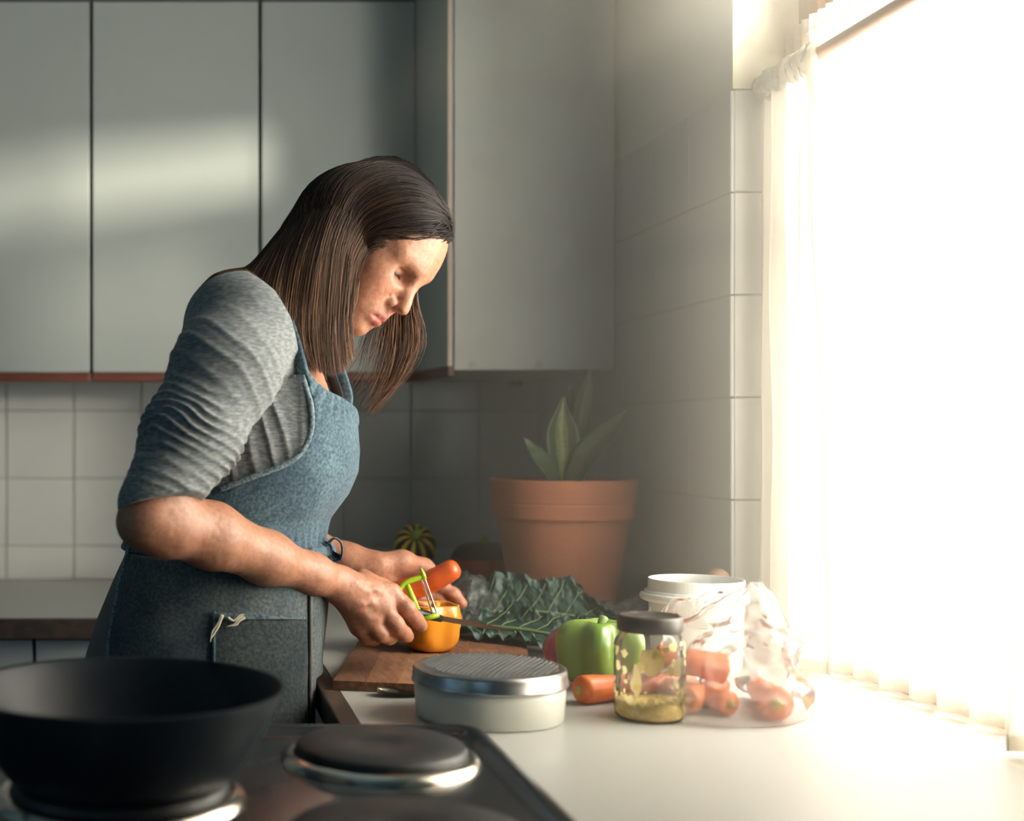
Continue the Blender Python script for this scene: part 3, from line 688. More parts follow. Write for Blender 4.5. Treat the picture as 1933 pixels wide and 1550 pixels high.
M_cream = mat('cream_plastic', (.74, .74, .68), .35)
M_steel = mat('brushed_steel', (.55, .56, .57), .28, metal=1.0, vary=(40, (.42, .43, .45), .4, .7), scale=(1, 1, 12))
gc = Vector((.350, 1.456, ZT)); gb = empty('grater_box', gc, 'round cream grater box with a perforated steel lid', 'grater')
bm = bmesh.new(); lathe(bm, [(0, 0), (.079, 0), (.0815, .002), (.0835, .030), (.0838, .0425), (.0815, .0425), (.0795, .004), (0, .003)], 80, gc.x, gc.y, gc.z); obj('tub', bm, M_cream, gb, smooth=True)
bm = bmesh.new(); lathe(bm, [(.0845, .0395), (.0865, .0400), (.0868, .0415), (.0858, .0430), (.0855, .0540), (.0845, .0570), (.0825, .0585), (.078, .0588), (.04, .0596), (0, .060)], 80, gc.x, gc.y, gc.z); obj('steel_lid', bm, M_steel, gb, smooth=True)
bm = bmesh.new()
for i in range(-12, 13):
    for j in range(-12, 13):
        x, y = (i+.5*(j % 2))*.0066, j*.0060
        if x*x+y*y > .0755**2: continue
        z = .0588+.0012*(1-(x*x+y*y)/.0058); c = gc+Vector((x, y, z))
        rg = [bm.verts.new(c+Vector((math.cos(a)*.0023, math.sin(a)*.0019, 0))) for a in [k*math.pi/3 for k in range(6)]]
        tp = [bm.verts.new(c+Vector((math.cos(a)*.0011+.0006, math.sin(a)*.001, .0019))) for a in [k*math.pi/3 for k in range(6)]]
        for k in range(6): bm.faces.new((rg[k], rg[(k+1) % 6], tp[(k+1) % 6], tp[k]))
tag(obj('grating_teeth', bm, M_steel, gb), kind='stuff')
# spoon tip between grater and board
sp = empty('spoon', P(760, 1312, 1.57), 'steel spoon partly hidden between the board and the grater', 'spoon')
bm = bmesh.new(); c = Vector((.275, 1.574, ZT+.004))
grid(bm, lambda u, v: c+Vector((-.034*math.cos(math.pi*v)*1.0, (u*2-1)*.0170*math.sin(math.pi*min(.999, max(.001, v)))**.6, .0065*((u*2-1)**2+(v*2-1)**2*.8)-.004)), 14, 24)
bmesh.ops.solidify(bm, geom=bm.faces[:], thickness=.0009); obj('bowl', bm, M_chrome, sp, smooth=True)
bm = bmesh.new(); tube(bm, spline([(.306, 1.574, ZT+.006), (.33, 1.576, ZT+.012), (.37, 1.579, ZT+.010), (.430, 1.583, ZT+.004)], 12), [.003, .003, .003, .0035, .004, .0045, .005, .006, .0065, .007, .007, .006], 8, flat=.35); obj('handle', bm, M_chrome, sp, smooth=True)

# ------------------------------------------------------------------ the woman: one distance field per layer, meshed with surface nets
def A3(v): return np.array(tuple(v), dtype=np.float64)
def capsule(a, b, ra, rb):
    a, b = A3(a), A3(b); ba = b-a; L = float(ba@ba)+1e-12
    def fn(p):
        t = np.clip((p-a)@ba/L, 0, 1)
        return np.sqrt(((p-a-t[:, None]*ba)**2).sum(1))-(ra+(rb-ra)*t)
    return fn
def chain(pts, rs): return [capsule(pts[i], pts[i+1], rs[i], rs[i+1]) for i in range(len(pts)-1)]
def ellipsoid(c, r, R=None):
    c, r = A3(c), A3(r)
    def fn(p):
        q = p-c
        if R is not None: q = q@R
        k0 = np.sqrt(((q/r)**2).sum(1)); k1 = np.sqrt(((q/(r*r))**2).sum(1))+1e-9
        return k0*(k0-1)/k1
    return fn
def vnoise(p, s, seed=0):
    """smooth 3-d value noise in -1..1"""
    q = p*s+seed*17.13; i = np.floor(q).astype(np.int64); f = q-i; f = f*f*(3-2*f)
    def h(x, y, z):
        n = (x*374761393+y*668265263+z*2147483647+seed*974634777) & 0x7fffffff
        n = ((n ^ (n >> 13))*1274126177) & 0x7fffffff
        return ((n ^ (n >> 16)) & 0xffff)/32767.5-1
    out = 0
    for dx in (0, 1):
        for dy in (0, 1):
            for dz in (0, 1):
                w = (f[:, 0] if dx else 1-f[:, 0])*(f[:, 1] if dy else 1-f[:, 1])*(f[:, 2] if dz else 1-f[:, 2])
                out = out+w*h(i[:, 0]+dx, i[:, 1]+dy, i[:, 2]+dz)
    return out
class Sdf:
    def __init__(s): s.items = []
    def add(s, fns, k=.012):
        for fn in (fns if isinstance(fns, list) else [fns]): s.items.append((fn, 'u', k))
        return s
    def cut(s, fns, k=.006):
        for fn in (fns if isinstance(fns, list) else [fns]): s.items.append((fn, 's', k))
        return s
    def keep(s, fn, k=.002): s.items.append((fn, 'i', k)); return s
    def bend(s, fn): s.items.append((fn, 'd', 0)); return s        # adds fn(p) to the distance: folds and wrinkles
def evaluate(items, p):
    d = np.full(len(p), 1.0)
    for fn, op, k in items:
        e = fn(p)
        if op == 'u': h = np.clip(k-np.abs(d-e), 0, None)/k; d = np.minimum(d, e)-h*h*k*.25
        elif op == 's': e = -e; h = np.clip(k-np.abs(d-e), 0, None)/k; d = np.maximum(d, e)+h*h*k*.25
        elif op == 'i': h = np.clip(k-np.abs(d-e), 0, None)/k; d = np.maximum(d, e)+h*h*k*.25
        else: d = d+e
    return d
def surface(sdf, lo, hi, h):
    """naive surface nets on a blockwise-evaluated grid -> verts, quads"""
    lo = np.array(lo, float); n = (np.ceil((np.array(hi, float)-lo)/h/32).astype(int))*32
    D = np.full(tuple(n), 1.0, np.float32)
    ax = np.arange(8); off = np.stack(np.meshgrid(ax, ax, ax, indexing='ij'), -1).reshape(-1, 3)
    R = 32*h*.5*1.75
    for cx in range(0, n[0], 32):
        for cy in range(0, n[1], 32):
            for cz in range(0, n[2], 32):
                cen = (lo+(np.array([cx, cy, cz])+15.5)*h)[None]
                act = []; nu = 0
                for it in sdf.items:
                    if it[1] == 'u':
                        if it[0](cen)[0] < R*1.35+it[2]: act.append(it); nu += 1
                    elif it[1] == 's':
                        if it[0](cen)[0] < R*1.2+it[2]: act.append(it)
                    else: act.append(it)
                if not nu: continue
                b = np.stack(np.meshgrid(*[np.arange(0, 32, 8)]*3, indexing='ij'), -1).reshape(-1, 3)+np.array([cx, cy, cz])
                dc = evaluate(act, lo+(b+3.5)*h)
                near = np.abs(dc) < 8*h*.87*1.5+.006
                for q, dd in zip(b[~near], dc[~near]): D[q[0]:q[0]+8, q[1]:q[1]+8, q[2]:q[2]+8] = dd
                if near.any():
                    bb = b[near]; pts = (bb[:, None]+off[None]).reshape(-1, 3)
                    dv = evaluate(act, lo+pts*h).astype(np.float32).reshape(-1, 8, 8, 8)
                    for q, v in zip(bb, dv): D[q[0]:q[0]+8, q[1]:q[1]+8, q[2]:q[2]+8] = v
    ins = D < 0
    c = [(i, j, k) for i in (0, 1) for j in (0, 1) for k in (0, 1)]
    sl = lambda a, o: a[o[0]:a.shape[0]-1+o[0], o[1]:a.shape[1]-1+o[1], o[2]:a.shape[2]-1+o[2]]
    anyi = np.zeros(tuple(np.array(D.shape)-1), bool); alli = np.ones_like(anyi)
    for o in c: anyi |= sl(ins, o); alli &= sl(ins, o)
    cells = np.argwhere(anyi & ~alli); idx = np.full(anyi.shape, -1, np.int32); idx[tuple(cells.T)] = np.arange(len(cells))
    val = {o: D[tuple((cells+np.array(o)).T)] for o in c}
    acc = np.zeros((len(cells), 3)); cnt = np.zeros(len(cells))
    for o in c:
        for a in range(3):
            if o[a]: continue
            o2 = tuple(1 if t == a else o[t] for t in range(3)); v0, v1 = val[o], val[o2]
            m = (v0 < 0) != (v1 < 0); t = np.where(m, v0/np.where(m, v0-v1, 1), 0)
            p = np.tile(np.array(o, float), (len(cells), 1)); p[:, a] += t
            acc += p*m[:, None]; cnt += m
    verts = lo+(cells+acc/cnt[:, None])*h
    quads = []
    for a in range(3):
        u, w = (a+1) % 3, (a+2) % 3
        s0 = [slice(None)]*3; s1 = [slice(None)]*3; s0[a] = slice(0, -1); s1[a] = slice(1, None)
        e = np.argwhere(ins[tuple(s0)] != ins[tuple(s1)])
        e = e[(e[:, u] > 0) & (e[:, w] > 0) & (e[:, u] < D.shape[u]-1) & (e[:, w] < D.shape[w]-1)]
        du = np.zeros(3, int); du[u] = 1; dw = np.zeros(3, int); dw[w] = 1
        q = np.stack([idx[tuple((e-du-dw).T)], idx[tuple((e-dw).T)], idx[tuple(e.T)], idx[tuple((e-du).T)]], 1)
        fl = ~ins[tuple(e.T)]; q[fl] = q[fl][:, ::-1]; quads.append(q)
    quads = np.concatenate(quads); quads = quads[(quads >= 0).all(1)]
    return verts, quads
def net_object(name, sdf, lo, hi, h, m, parent=None, color=None):
    v, q = surface(sdf, lo, hi, h)
    me = bpy.data.meshes.new(name); me.vertices.add(len(v)); me.vertices.foreach_set('co', v.astype(np.float32).ravel())
    me.loops.add(q.size); me.loops.foreach_set('vertex_index', q.astype(np.int32).ravel())
    me.polygons.add(len(q)); me.polygons.foreach_set('loop_start', np.arange(0, q.size, 4, dtype=np.int32))
    me.update(calc_edges=True); me.validate()
    me.polygons.foreach_set('use_smooth', np.ones(len(me.polygons), bool))
    if color is not None:
        at = me.color_attributes.new('tint', 'FLOAT_COLOR', 'POINT'); c = color(v); at.data.foreach_set('color', np.concatenate([c, np.ones((len(v), 1))], 1).astype(np.float32).ravel())
    return obm(name, me, m, parent)

# ---- frame of the head: f forward, u up, r her right side (towards the camera)
pit, yaw = math.radians(47), math.radians(28)
f0 = np.array([math.cos(pit), 0, -math.sin(pit)]); HU = np.array([math.sin(pit), 0, math.cos(pit)]); r0 = np.array([0, -1., 0])
HF = f0*math.cos(yaw)+r0*math.sin(yaw); HR = r0*math.cos(yaw)-f0*math.sin(yaw)
rol = math.radians(10); HU, HR = HU*math.cos(rol)+HR*math.sin(rol), HR*math.cos(rol)-HU*math.sin(rol)   # crown leans to the camera
HO = A3(P(689, 474, 1.70))+HF*.005+HU*.007
HM = np.stack([HF, HU, HR], 1)                        # columns = local axes
def hl(f, u, r=0.0): return HO+HF*f+HU*u+HR*r
def HE(c, r): return ellipsoid(hl(*c), r, HM)
def HC(a, b, ra, rb): return capsule(hl(*a), hl(*b), ra, rb)

# ---- trunk: elliptical sections by height; x of front and back read at the body's mid plane
TY = 1.72
def tx(px): return (px-CX)*TY/F
def tz(py): return ZC-(py-CY)*TY/F
SEC = [(1750, 560, 180, .160), (1500, 572, 165, .175), (1362, 580, 155, .178), (1283, 584, 160, .178), (1235, 586, 168, .174), (1170, 592, 188, .164), (1100, 600, 217, .148), (1050, 598, 240, .137), (1010, 598, 255, .131), (975, 608, 262, .131),
       (930, 640, 272, .137), (890, 657, 280, .143), (850, 661, 290, .147), (800, 657, 300, .150), (750, 645, 315, .154), (710, 630, 330, .160), (670, 610, 345, .162), (630, 588, 362, .150), (595, 564, 385, .115), (570, 543, 410, .075), (555, 528, 430, .045)]
SZ = np.array([tz(s[0]) for s in SEC]); SC = np.array([(tx(s[1])+tx(s[2]))/2 for s in SEC]); SH = np.array([(tx(s[1])-tx(s[2]))/2 for s in SEC]); SW = np.array([s[3] for s in SEC])
def sec(z): return np.interp(z, SZ, SC), np.interp(z, SZ, SH), np.interp(z, SZ, SW)
def trunk(off=0.0):
    def fn(p):
        c, hx, hy = sec(p[:, 2]); hx = hx+off; hy = hy+off
        a, b = (p[:, 0]-c)/hx, (p[:, 1]-TY)/hy
        k0 = (np.abs(a)**2.2+np.abs(b)**2.2)**(1/2.2)+1e-9; k1 = np.sqrt((a/hx)**2+(b/hy)**2)+1e-9
        d = k0*(k0-1)/k1
        e = np.maximum(SZ.min()-p[:, 2], p[:, 2]-SZ.max()-off*.5)
        return np.maximum(d, e)
    return fn
def near_y(x, z, off):
    """near side of the trunk (towards the camera) at x, z"""
    c, hx, hy = sec(z); a = min(.999, abs((x-c)/(hx+off))); return TY-(hy+off)*(1-a**2.2)**(1/2.2)

# ---- limbs
SHO_N, ELB_N, WRI_N = P(455, 640, 1.535), P(283, 975, 1.455), P(636, 1100, 1.640)
SHO_F, ELB_F, WRI_F = P(500, 650, 1.88), P(395, 965, 1.94), P(690, 1068, 1.885)
body = Sdf()
body.add(trunk(-.016), .02)
body.add(chain([P(475, 665, 1.715), P(560, 595, 1.71), hl(-.030, -.035)], [.060, .052, .049]), .03)
body.add([capsule(SHO_N, ELB_N, .042, .029), capsule(SHO_F, ELB_F, .042, .039)], .02)
# forearms: fuller near the elbow
n1 = [lerp(ELB_N, WRI_N, t) for t in (0, .10, .30, .60, .85, 1.0)]
n1[2] = n1[2]+Vector((0, 0, .003))
body.add(chain(n1, [.0290, .0335, .0365, .0300, .0230, .0210]), .02)
body.add(capsule(P(264, 994, 1.452), P(300, 1003, 1.465), .017, .02), .03)      # point of the elbow
f1 = [lerp(ELB_F, WRI_F, t) for t in (0, .25, .6, .9, 1.0)]
body.add(chain(f1, [.034, .035, .028, .021, .020]), .02)
# near hand (her right), back of the hand to the camera
K = [P(737, 1121, 1.668), P(722, 1148, 1.655), P(699, 1170, 1.652), P(676, 1183, 1.660)]
for k, (a, rr_) in enumerate(zip(K, (.0135, .0138, .013, .012))):
    body.add(capsule(lerp(WRI_N, P(655, 1120, 1.65), k/3), a, .0185, rr_), .014)
body.add(capsule(P(690, 1105, 1.668), P(700, 1150, 1.668), .015, .014), .015)
fin = [([K[0], P(768, 1149, 1.660), P(786, 1170, 1.680), P(795, 1181, 1.697)], [.0120, .0110, .0098, .0088]),
       ([K[1], P(748, 1181, 1.648), P(763, 1197, 1.668), P(769, 1201, 1.686)], [.0122, .0110, .0098, .0086]),
       ([K[2], P(718, 1197, 1.648), P(735, 1204, 1.668), P(740, 1203, 1.684)], [.0118, .0106, .0094, .0084]),
       ([K[3], P(692, 1203, 1.658), P(706, 1206, 1.674), P(711, 1203, 1.686)], [.0105, .0094, .0084, .0076]),
       ([P(683, 1098, 1.676), P(722, 1112, 1.700), P(757, 1138, 1.712), P(782, 1158, 1.716)], [.0165, .0135, .0112, .0095])]
for i, (pts, rs) in enumerate(fin):
    body.add(chain(pts, rs), .0045 if i < 4 else .006)
# far hand (her left), palm up under the carrot
KF = [P(792, 1098, 1.905), P(785, 1116, 1.905), P(774, 1131, 1.900), P(760, 1140, 1.893)]
for k, a in enumerate(KF): body.add(capsule(lerp(WRI_F, P(705, 1088, 1.89), k/3), a, .0180, .0115), .016)
finf = [([P(715, 1066, 1.878), P(760, 1062, 1.885), P(800, 1072, 1.905), P(828, 1088, 1.915)], [.0185, .0165, .0125, .0095]),
        ([KF[0], P(832, 1106, 1.900), P(856, 1122, 1.893), P(871, 1139, 1.886)], [.0115, .0105, .0095, .0085]),
        ([KF[1], P(826, 1128, 1.905), P(850, 1146, 1.900), P(862, 1166, 1.894)], [.0118, .0105, .0095, .0085]),
        ([KF[2], P(800, 1146, 1.890), P(800, 1158, 1.872), P(786, 1158, 1.862)], [.0112, .0100, .0090, .0080]),
        ([KF[3], P(778, 1152, 1.885), P(778, 1160, 1.870), P(766, 1158, 1.860)], [.0100, .0090, .0080, .0070])]
for i, (pts, rs) in enumerate(finf): body.add(chain(pts, rs), .012 if i == 0 else .005)
# knuckles, tendons and veins on the near hand
for a in K: body.add(ellipsoid(a+Vector((0, -.008, .004)), (.0085, .0070, .0085)), .012)
for k, a in enumerate(K[:3]): body.add(capsule(lerp(P(662, 1100, 1.632), P(660, 1122, 1.634), k/2), a+Vector((-.006, -.0095, .002)), .0046, .0052), .009)
body.add(chain([P(668, 1100, 1.627), P(690, 1118, 1.634), P(705, 1112, 1.640), P(725, 1122, 1.648)], [.0028, .0028, .0025, .0022]), .005)
body.add(chain([P(662, 1128, 1.628), P(685, 1140, 1.632), P(700, 1136, 1.636), P(712, 1146, 1.640)], [.0024, .0024, .0022, .0020]), .005)
# head
def lidf(x): return .0505+.0170*math.sqrt(max(.02, 1-((x-.0270)/.0215)**2))
def lidu(x): return -.0042-.13*(x-.0165)
hd = Sdf()
hd.add(HE((-.010, .024, 0), (.082, .076, .071)), .02)
hd.add(HE((.0215, .030, 0), (.0615, .060, .061)), .03)
hd.add(HE((.028, -.020, 0), (.046, .066, .055)), .03)
for s in (-1, 1):
    hd.add(HC((-.004, -.045, s*.047), (.048, -.080, s*.017), .019, .0135), .03)
    hd.add(HE((.044, -.020, s*.037), (.021, .017, .019)), .022)          # cheekbone
    hd.add(HE((.044, -.042, s*.030), (.021, .023, .020)), .022)          # cheek
    hd.add(HC((.0725, .0200, s*.010), (.0585, .0205, s*.046), .0090, .0085), .014)   # brow
hd.add(HE((.0585, -.056, 0), (.0215, .024, .029)), .016)                 # muzzle
hd.add(HE((.0585, -.0835, 0), (.0145, .0118, .017)), .014)               # chin
hd.add(HC((.050, -.086, 0), (.0, -.078, 0), .011, .02), .02)             # under jaw
for s in (-1, 1):
    hd.cut(HE((.0790, -.0010, s*.0290), (.0155, .0098, .0150)), .010).cut(HE((.0790, -.0020, s*.0195), (.0125, .0080, .0085)), .008)     # eye socket
hd.add(HC((.0730, .0080, 0), (.0895, -.0225, 0), .0074, .0080), .012)    # nose ridge
hd.add(HE((.0905, -.0315, 0), (.0108, .0085, .0098)), .006)
for s in (-1, 1):
    hd.add(HE((.0505, -.0026, s*.0270), (.0168, .0130, .0215)), .0022)   # lids over the eyeball
    hd.add(HC((.0655, .0075, s*.0185), (.0590, .0085, s*.0410), .0036, .0034), .006)   # upper lid fold
    hd.add(HC((.0655, -.0105, s*.0200), (.0595, -.0105, s*.0400), .0030, .0026), .007) # lower lid bag
    hd.cut([HC((lidf(x), lidu(x), s*x), (lidf(x+.0045), lidu(x+.0045), s*(x+.0045)), .0010+.0015*math.sin(math.pi*(x-.0160)/.0275), .0010+.0015*math.sin(math.pi*(x-.0115)/.0275)) for x in (.0165, .0210, .0255, .0300, .0345, .0390)], .0008).cut(HC((.0680, .0040, s*.0180), (.0640, .0035, s*.0420), .0009, .0008), .003)   # opening between the lids
    hd.add(HE((.0765, -.0345, s*.0118), (.0098, .0078, .0062)), .004)
    hd.cut(HE((.0870, -.0412, s*.0060), (.0065, .0040, .0030)), .0015)
    hd.cut(HC((.0712, -.0300, s*.0198), (.0635, -.0520, s*.0285), .0010, .0016), .006)  # nasolabial fold
    hd.cut([HC((.0555, -.0010+.001*k, s*.0445), (.0440, .0080-.009*k, s*.0580), .0007, .0004) for k in range(3)], .003)  # crow's feet
    hd.cut([HC((.0620, -.0150-.003*k, s*.0200), (.0560, -.0180-.003*k, s*.0330), .0006, .0004) for k in range(2)], .003)
hd.add([HC((.0792, -.0540, 0), (.0735, -.0565, s*.0130), .0044, .0038) for s in (-1, 1)], .005)
hd.add([HC((.0735, -.0565, s*.0130), (.0640, -.0612, s*.0235), .0038, .0016) for s in (-1, 1)], .005)
hd.add([HC((.0760, -.0682, 0), (.0715, -.0668, s*.0130), .0056, .0046) for s in (-1, 1)], .005)
hd.add([HC((.0715, -.0668, s*.0130), (.0640, -.0628, s*.0225), .0046, .0016) for s in (-1, 1)], .005)
for s in (-1, 1): hd.cut([HC((.0880, -.0608, 0), (.0790, -.0612, s*.0130), .0026, .0022), HC((.0790, -.0612, s*.0130), (.0665, -.0620, s*.0235), .0022, .0012)], .0022)
hd.cut(HC((.0800, -.0768, -.008), (.0800, -.0768, .008), .0042, .0042), .010)       # crease under the lip
for s in (-1, 1):                                                         # ears
    hd.add(HE((-.012, -.010, s*.0690), (.017, .030, .0085)), .006)
    hd.cut(HE((-.009, -.008, s*.0790), (.0095, .019, .0075)), .003)
hd.cut([HC((.0850, .040+.007*k, -.03), (.0848, .042+.007*k, .028), .0008, .0006) for k in range(3)], .003)   # brow lines
body.items += hd.items
body.bend(lambda p: .0003*vnoise(p, 160, 2)+.0005*vnoise(p, 55, 5))

M_skin = mat('skin', (.52, .27, .175), .48, sss=.12, bump=(420, .12))
nt = M_skin.node_tree; b_ = nt.nodes['Principled BSDF']
at = nt.nodes.new('ShaderNodeAttribute'); at.attribute_name = 'tint'
nn = nt.nodes.new('ShaderNodeTexNoise'); nn.inputs['Scale'].default_value = 190; nn.inputs['Detail'].default_value = 6
rp = nt.nodes.new('ShaderNodeValToRGB'); rp.color_ramp.elements[0].position = .36; rp.color_ramp.elements[0].color = (.80, .70, .66, 1); rp.color_ramp.elements[1].position = .60; rp.color_ramp.elements[1].color = (1.06, 1.05, 1.03, 1)
tc = nt.nodes.new('ShaderNodeTexCoord'); nt.links.new(tc.outputs['Object'], nn.inputs['Vector']); nt.links.new(nn.outputs['Fac'], rp.inputs['Fac'])
mx = nt.nodes.new('ShaderNodeMix'); mx.data_type = 'RGBA'; mx.blend_type = 'MULTIPLY'; mx.inputs['Factor'].default_value = .8
nt.links.new(at.outputs['Color'], mx.inputs['A']); nt.links.new(rp.outputs['Color'], mx.inputs['B']); nt.links.new(mx.outputs['Result'], b_.inputs['Base Color'])
def skin_tint(v):
    base = np.tile(np.array([.39, .188, .117]), (len(v), 1))
    q = (v-HO)@HM; f, u, r = q[:, 0], q[:, 1], q[:, 2]; ar = np.abs(r)
    def blend(mask, col):
        base[:] = base*(1-mask[:, None])+np.array(col)*mask[:, None]
    hp = ((np.abs(f) < .14) & (np.abs(u) < .14) & (ar < .09)).astype(float)
    g = lambda cf, cu, cr, sf, su, sr: np.exp(-((f-cf)/sf)**2-((u-cu)/su)**2-((ar-cr)/sr)**2)*hp
    blend(.45*g(.045, -.027, .04, .04, .022, .022), (.50, .18, .125))         # cheeks
    blend(.5*g(.088, -.033, 0, .014, .013, .016), (.50, .19, .135))           # nose tip
    lipm = np.exp(-(ar/.0225)**6)*(f > .062)*hp*np.exp(-(np.clip(np.abs(u+.0612)-.004-.0062*(1-(ar/.024)**2), 0, None)/.0015)**2)
    blend(.75*lipm, (.38, .10, .09))
    br = np.exp(-((u-.0175-.03*(ar-.02)*(ar < .03))/.0036)**2)*np.exp(-((ar-.030)/.018)**4)*(f > .045)*hp
    blend(.40*br, (.20, .10, .065))                                           # eyebrow hair
    blend(.35*g(.064, .002, .020, .012, .008, .009), (.36, .15, .12))         # thin skin by the nose bridge
    hn = np.exp(-(np.clip(v[:, 0]-.20, None, 0)/.03)**2)*(v[:, 2] < 1.08)
    blend(.25*hn, (.50, .22, .15))                                            # redder hands
    return np.clip(base, 0, 1)
person = net_object('person', body, (-.16, 1.37, .80), (.42, 2.00, 1.60), .0019, M_skin, None, skin_tint)
tag(person, 'woman in grey top and denim apron bending over the board, peeler in hand', 'person')
# eyes and lashes
M_eye = mat('eye', (.55, .50, .46), .12, coat=.6); M_iris = mat('iris', (.05, .05, .06), .15, coat=.6); M_lash = mat('lashes', (.03, .018, .014), .6)
for s in (-1, 1):
    c = hl(.0505, -.0026, s*.0270); bm = bmesh.new(); Q_ = Matrix([[*r_] for r_ in HM]).to_4x4(); bmesh.ops.create_uvsphere(bm, u_segments=24, v_segments=16, radius=1, matrix=Matrix.Translation(Vector(c))@Q_@Matrix.Diagonal((.0157, .0120, .0203, 1)))
    e = obj('eyeball', bm, M_eye, person, smooth=True)
    d = Vector(HF*.88-HU*.47).normalized(); bm = bmesh.new(); lathe(bm, [(.0068, .0122), (.005, .0136), (.003, .0148), (0, .0153)], 20)
    bmesh.ops.transform(bm, matrix=Matrix.Translation(Vector(c))@Vector((0, 0, 1)).rotation_difference(d).to_matrix().to_4x4(), verts=bm.verts); obj('iris', bm, M_iris, e, smooth=True)
    bm = bmesh.new()
    for k in range(14):
        t = k/13; rr_ = lerp(.0180, .0430, t); fz = lidf(rr_)-.0505
        a = hl(.0505+fz, lidu(rr_)+.0016, s*rr_); b = hl(.0505+fz+.0045, lidu(rr_)-.0018-.001*math.sin(t*9), s*(rr_+(t-.4)*.006))
        tube(bm, [a, (A3(a)+A3(b))/2+HU*-.0010, b], [.0003, .0003, .0001], 4)
    tube(bm, [hl(lidf(x)-.0002, lidu(x)+.0016, s*x) for x in np.linspace(.0165, .0440, 14)], .0007, 5)
    obj('lashes', bm, M_lash, person)

# ---- clothes
M_jersey = mat('grey_marl_jersey', (.115, .135, .148), .9, sheen=.1, vary=(120, (.255, .27, .275), .38, .66), scale=(1, 1, 3.2), bump=(700, .25), detail=5)
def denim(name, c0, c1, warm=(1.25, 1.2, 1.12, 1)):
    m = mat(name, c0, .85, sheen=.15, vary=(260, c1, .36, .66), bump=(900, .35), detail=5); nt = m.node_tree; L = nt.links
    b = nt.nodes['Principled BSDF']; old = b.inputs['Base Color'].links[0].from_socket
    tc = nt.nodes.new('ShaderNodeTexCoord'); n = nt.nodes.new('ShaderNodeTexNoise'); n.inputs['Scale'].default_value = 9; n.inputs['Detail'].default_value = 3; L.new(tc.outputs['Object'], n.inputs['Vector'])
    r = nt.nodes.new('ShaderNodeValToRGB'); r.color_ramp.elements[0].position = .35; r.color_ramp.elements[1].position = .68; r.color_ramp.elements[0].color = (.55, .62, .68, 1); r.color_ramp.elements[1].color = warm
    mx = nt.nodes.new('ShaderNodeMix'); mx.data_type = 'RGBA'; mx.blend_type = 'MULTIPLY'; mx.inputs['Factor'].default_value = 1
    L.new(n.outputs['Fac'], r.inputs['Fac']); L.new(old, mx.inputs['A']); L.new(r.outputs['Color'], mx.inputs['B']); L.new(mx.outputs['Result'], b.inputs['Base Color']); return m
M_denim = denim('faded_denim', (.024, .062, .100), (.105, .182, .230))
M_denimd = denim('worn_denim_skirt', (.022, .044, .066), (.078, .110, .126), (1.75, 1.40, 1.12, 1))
M_hemd = mat('denim_hem', (.20, .26, .29), .9, vary=(300, (.06, .11, .15), .45, .6))
M_thread = mat('cotton_thread', (.66, .60, .47), .9)
M_skirt = mat('grey_brown_cloth', (.13, .12, .115), .9, bump=(500, .3))

def side_x(px): return (np.asarray(px, float)-CX)*1.60/F      # x of a photo column on her near flank
def side_z(py): return ZC-(np.asarray(py, float)-CY)*1.60/F
BIB = [(640, 556), (690, 563), (730, 577), (770, 588), (810, 588), (840, 578), (865, 558), (885, 520), (905, 465), (925, 415), (945, 350), (965, 250), (985, 100)]
bz, bxx = side_z([b[0] for b in BIB])[::-1], side_x([b[1] for b in BIB])[::-1]
def bib_x(z): return np.interp(z, bz, bxx)
SK = [(985, 200), (1010, 248), (1060, 236), (1100, 226), (1180, 213), (1300, 205), (1500, 200), (1750, 195)]
kz, kx = tz(np.array([k[0] for k in SK]))[::-1], tx(np.array([k[1] for k in SK]))[::-1]
arm_ax = A3(ELB_N)-A3(SHO_N); arm_L = float(np.linalg.norm(arm_ax)); arm_ax /= arm_L
def wrinkle(p):
    q = p-A3(SHO_N); t = q@arm_ax/arm_L
    rad = np.sqrt(((q-np.outer(q@arm_ax, arm_ax))**2).sum(1))
    sl = np.clip((.078-rad)/.010, 0, 1)*np.clip((t+.3)/.2, 0, 1)
    w = np.clip((t-.30)/.25, 0, 1)*np.clip((.93-t)/.05, 0, 1)
    ph = t*19.0+p[:, 0]*5.0+(p[:, 1]-1.50)*3.5+.95*vnoise(p, 15, 3)+.35*vnoise(p, 42, 4)
    ridge = np.clip(1-np.abs(np.sin(ph*math.pi))*1.15, 0, 1); ridge = ridge*(.25+1.15*np.clip(vnoise(p, 21, 8)+.35, 0, 1))
    d = -.0042*w*sl*ridge+.0010*w*sl
    ph2 = t*7.0-p[:, 0]*14+.6*vnoise(p, 14, 15)                                    # shallow pulls over the shoulder
    d = d-.0022*sl*np.exp(-((t-.18)/.20)**2)*np.clip(1-np.abs(np.sin(ph2*math.pi))*1.3, 0, 1)
    fl = np.clip((rad-.066)/.014, 0, 1)*np.clip((p[:, 0]-.035)/.04, 0, 1)*np.clip((1.345-p[:, 2])/.05, 0, 1)*(p[:, 1] < 1.68)
    ph3 = p[:, 0]*52+p[:, 2]*7+1.1*vnoise(p*np.array([1., 1., .35]), 20, 6)
    return d-.0042*fl*np.clip(1-np.abs(np.sin(ph3*math.pi))*1.25, 0, 1)*(.5+.7*np.clip(vnoise(p, 17, 31)+.4, 0, 1))
shirt = Sdf()
shirt.add(trunk(.002), .02)
ncf = lerp(SHO_N, ELB_N, .93)
shirt.add(chain([SHO_N+Vector((.012, .03, .012)), lerp(SHO_N, ELB_N, .18), lerp(SHO_N, ELB_N, .55), ncf], [.062, .0610, .0545, .0445]), .022)
shirt.add(chain([SHO_F, lerp(SHO_F, ELB_F, .5), lerp(SHO_F, ELB_F, .93)], [.062, .056, .050]), .035)
shirt.add(capsule(P(490, 592, 1.62), P(495, 592, 1.82), .034, .034), .05)               # across the shoulders
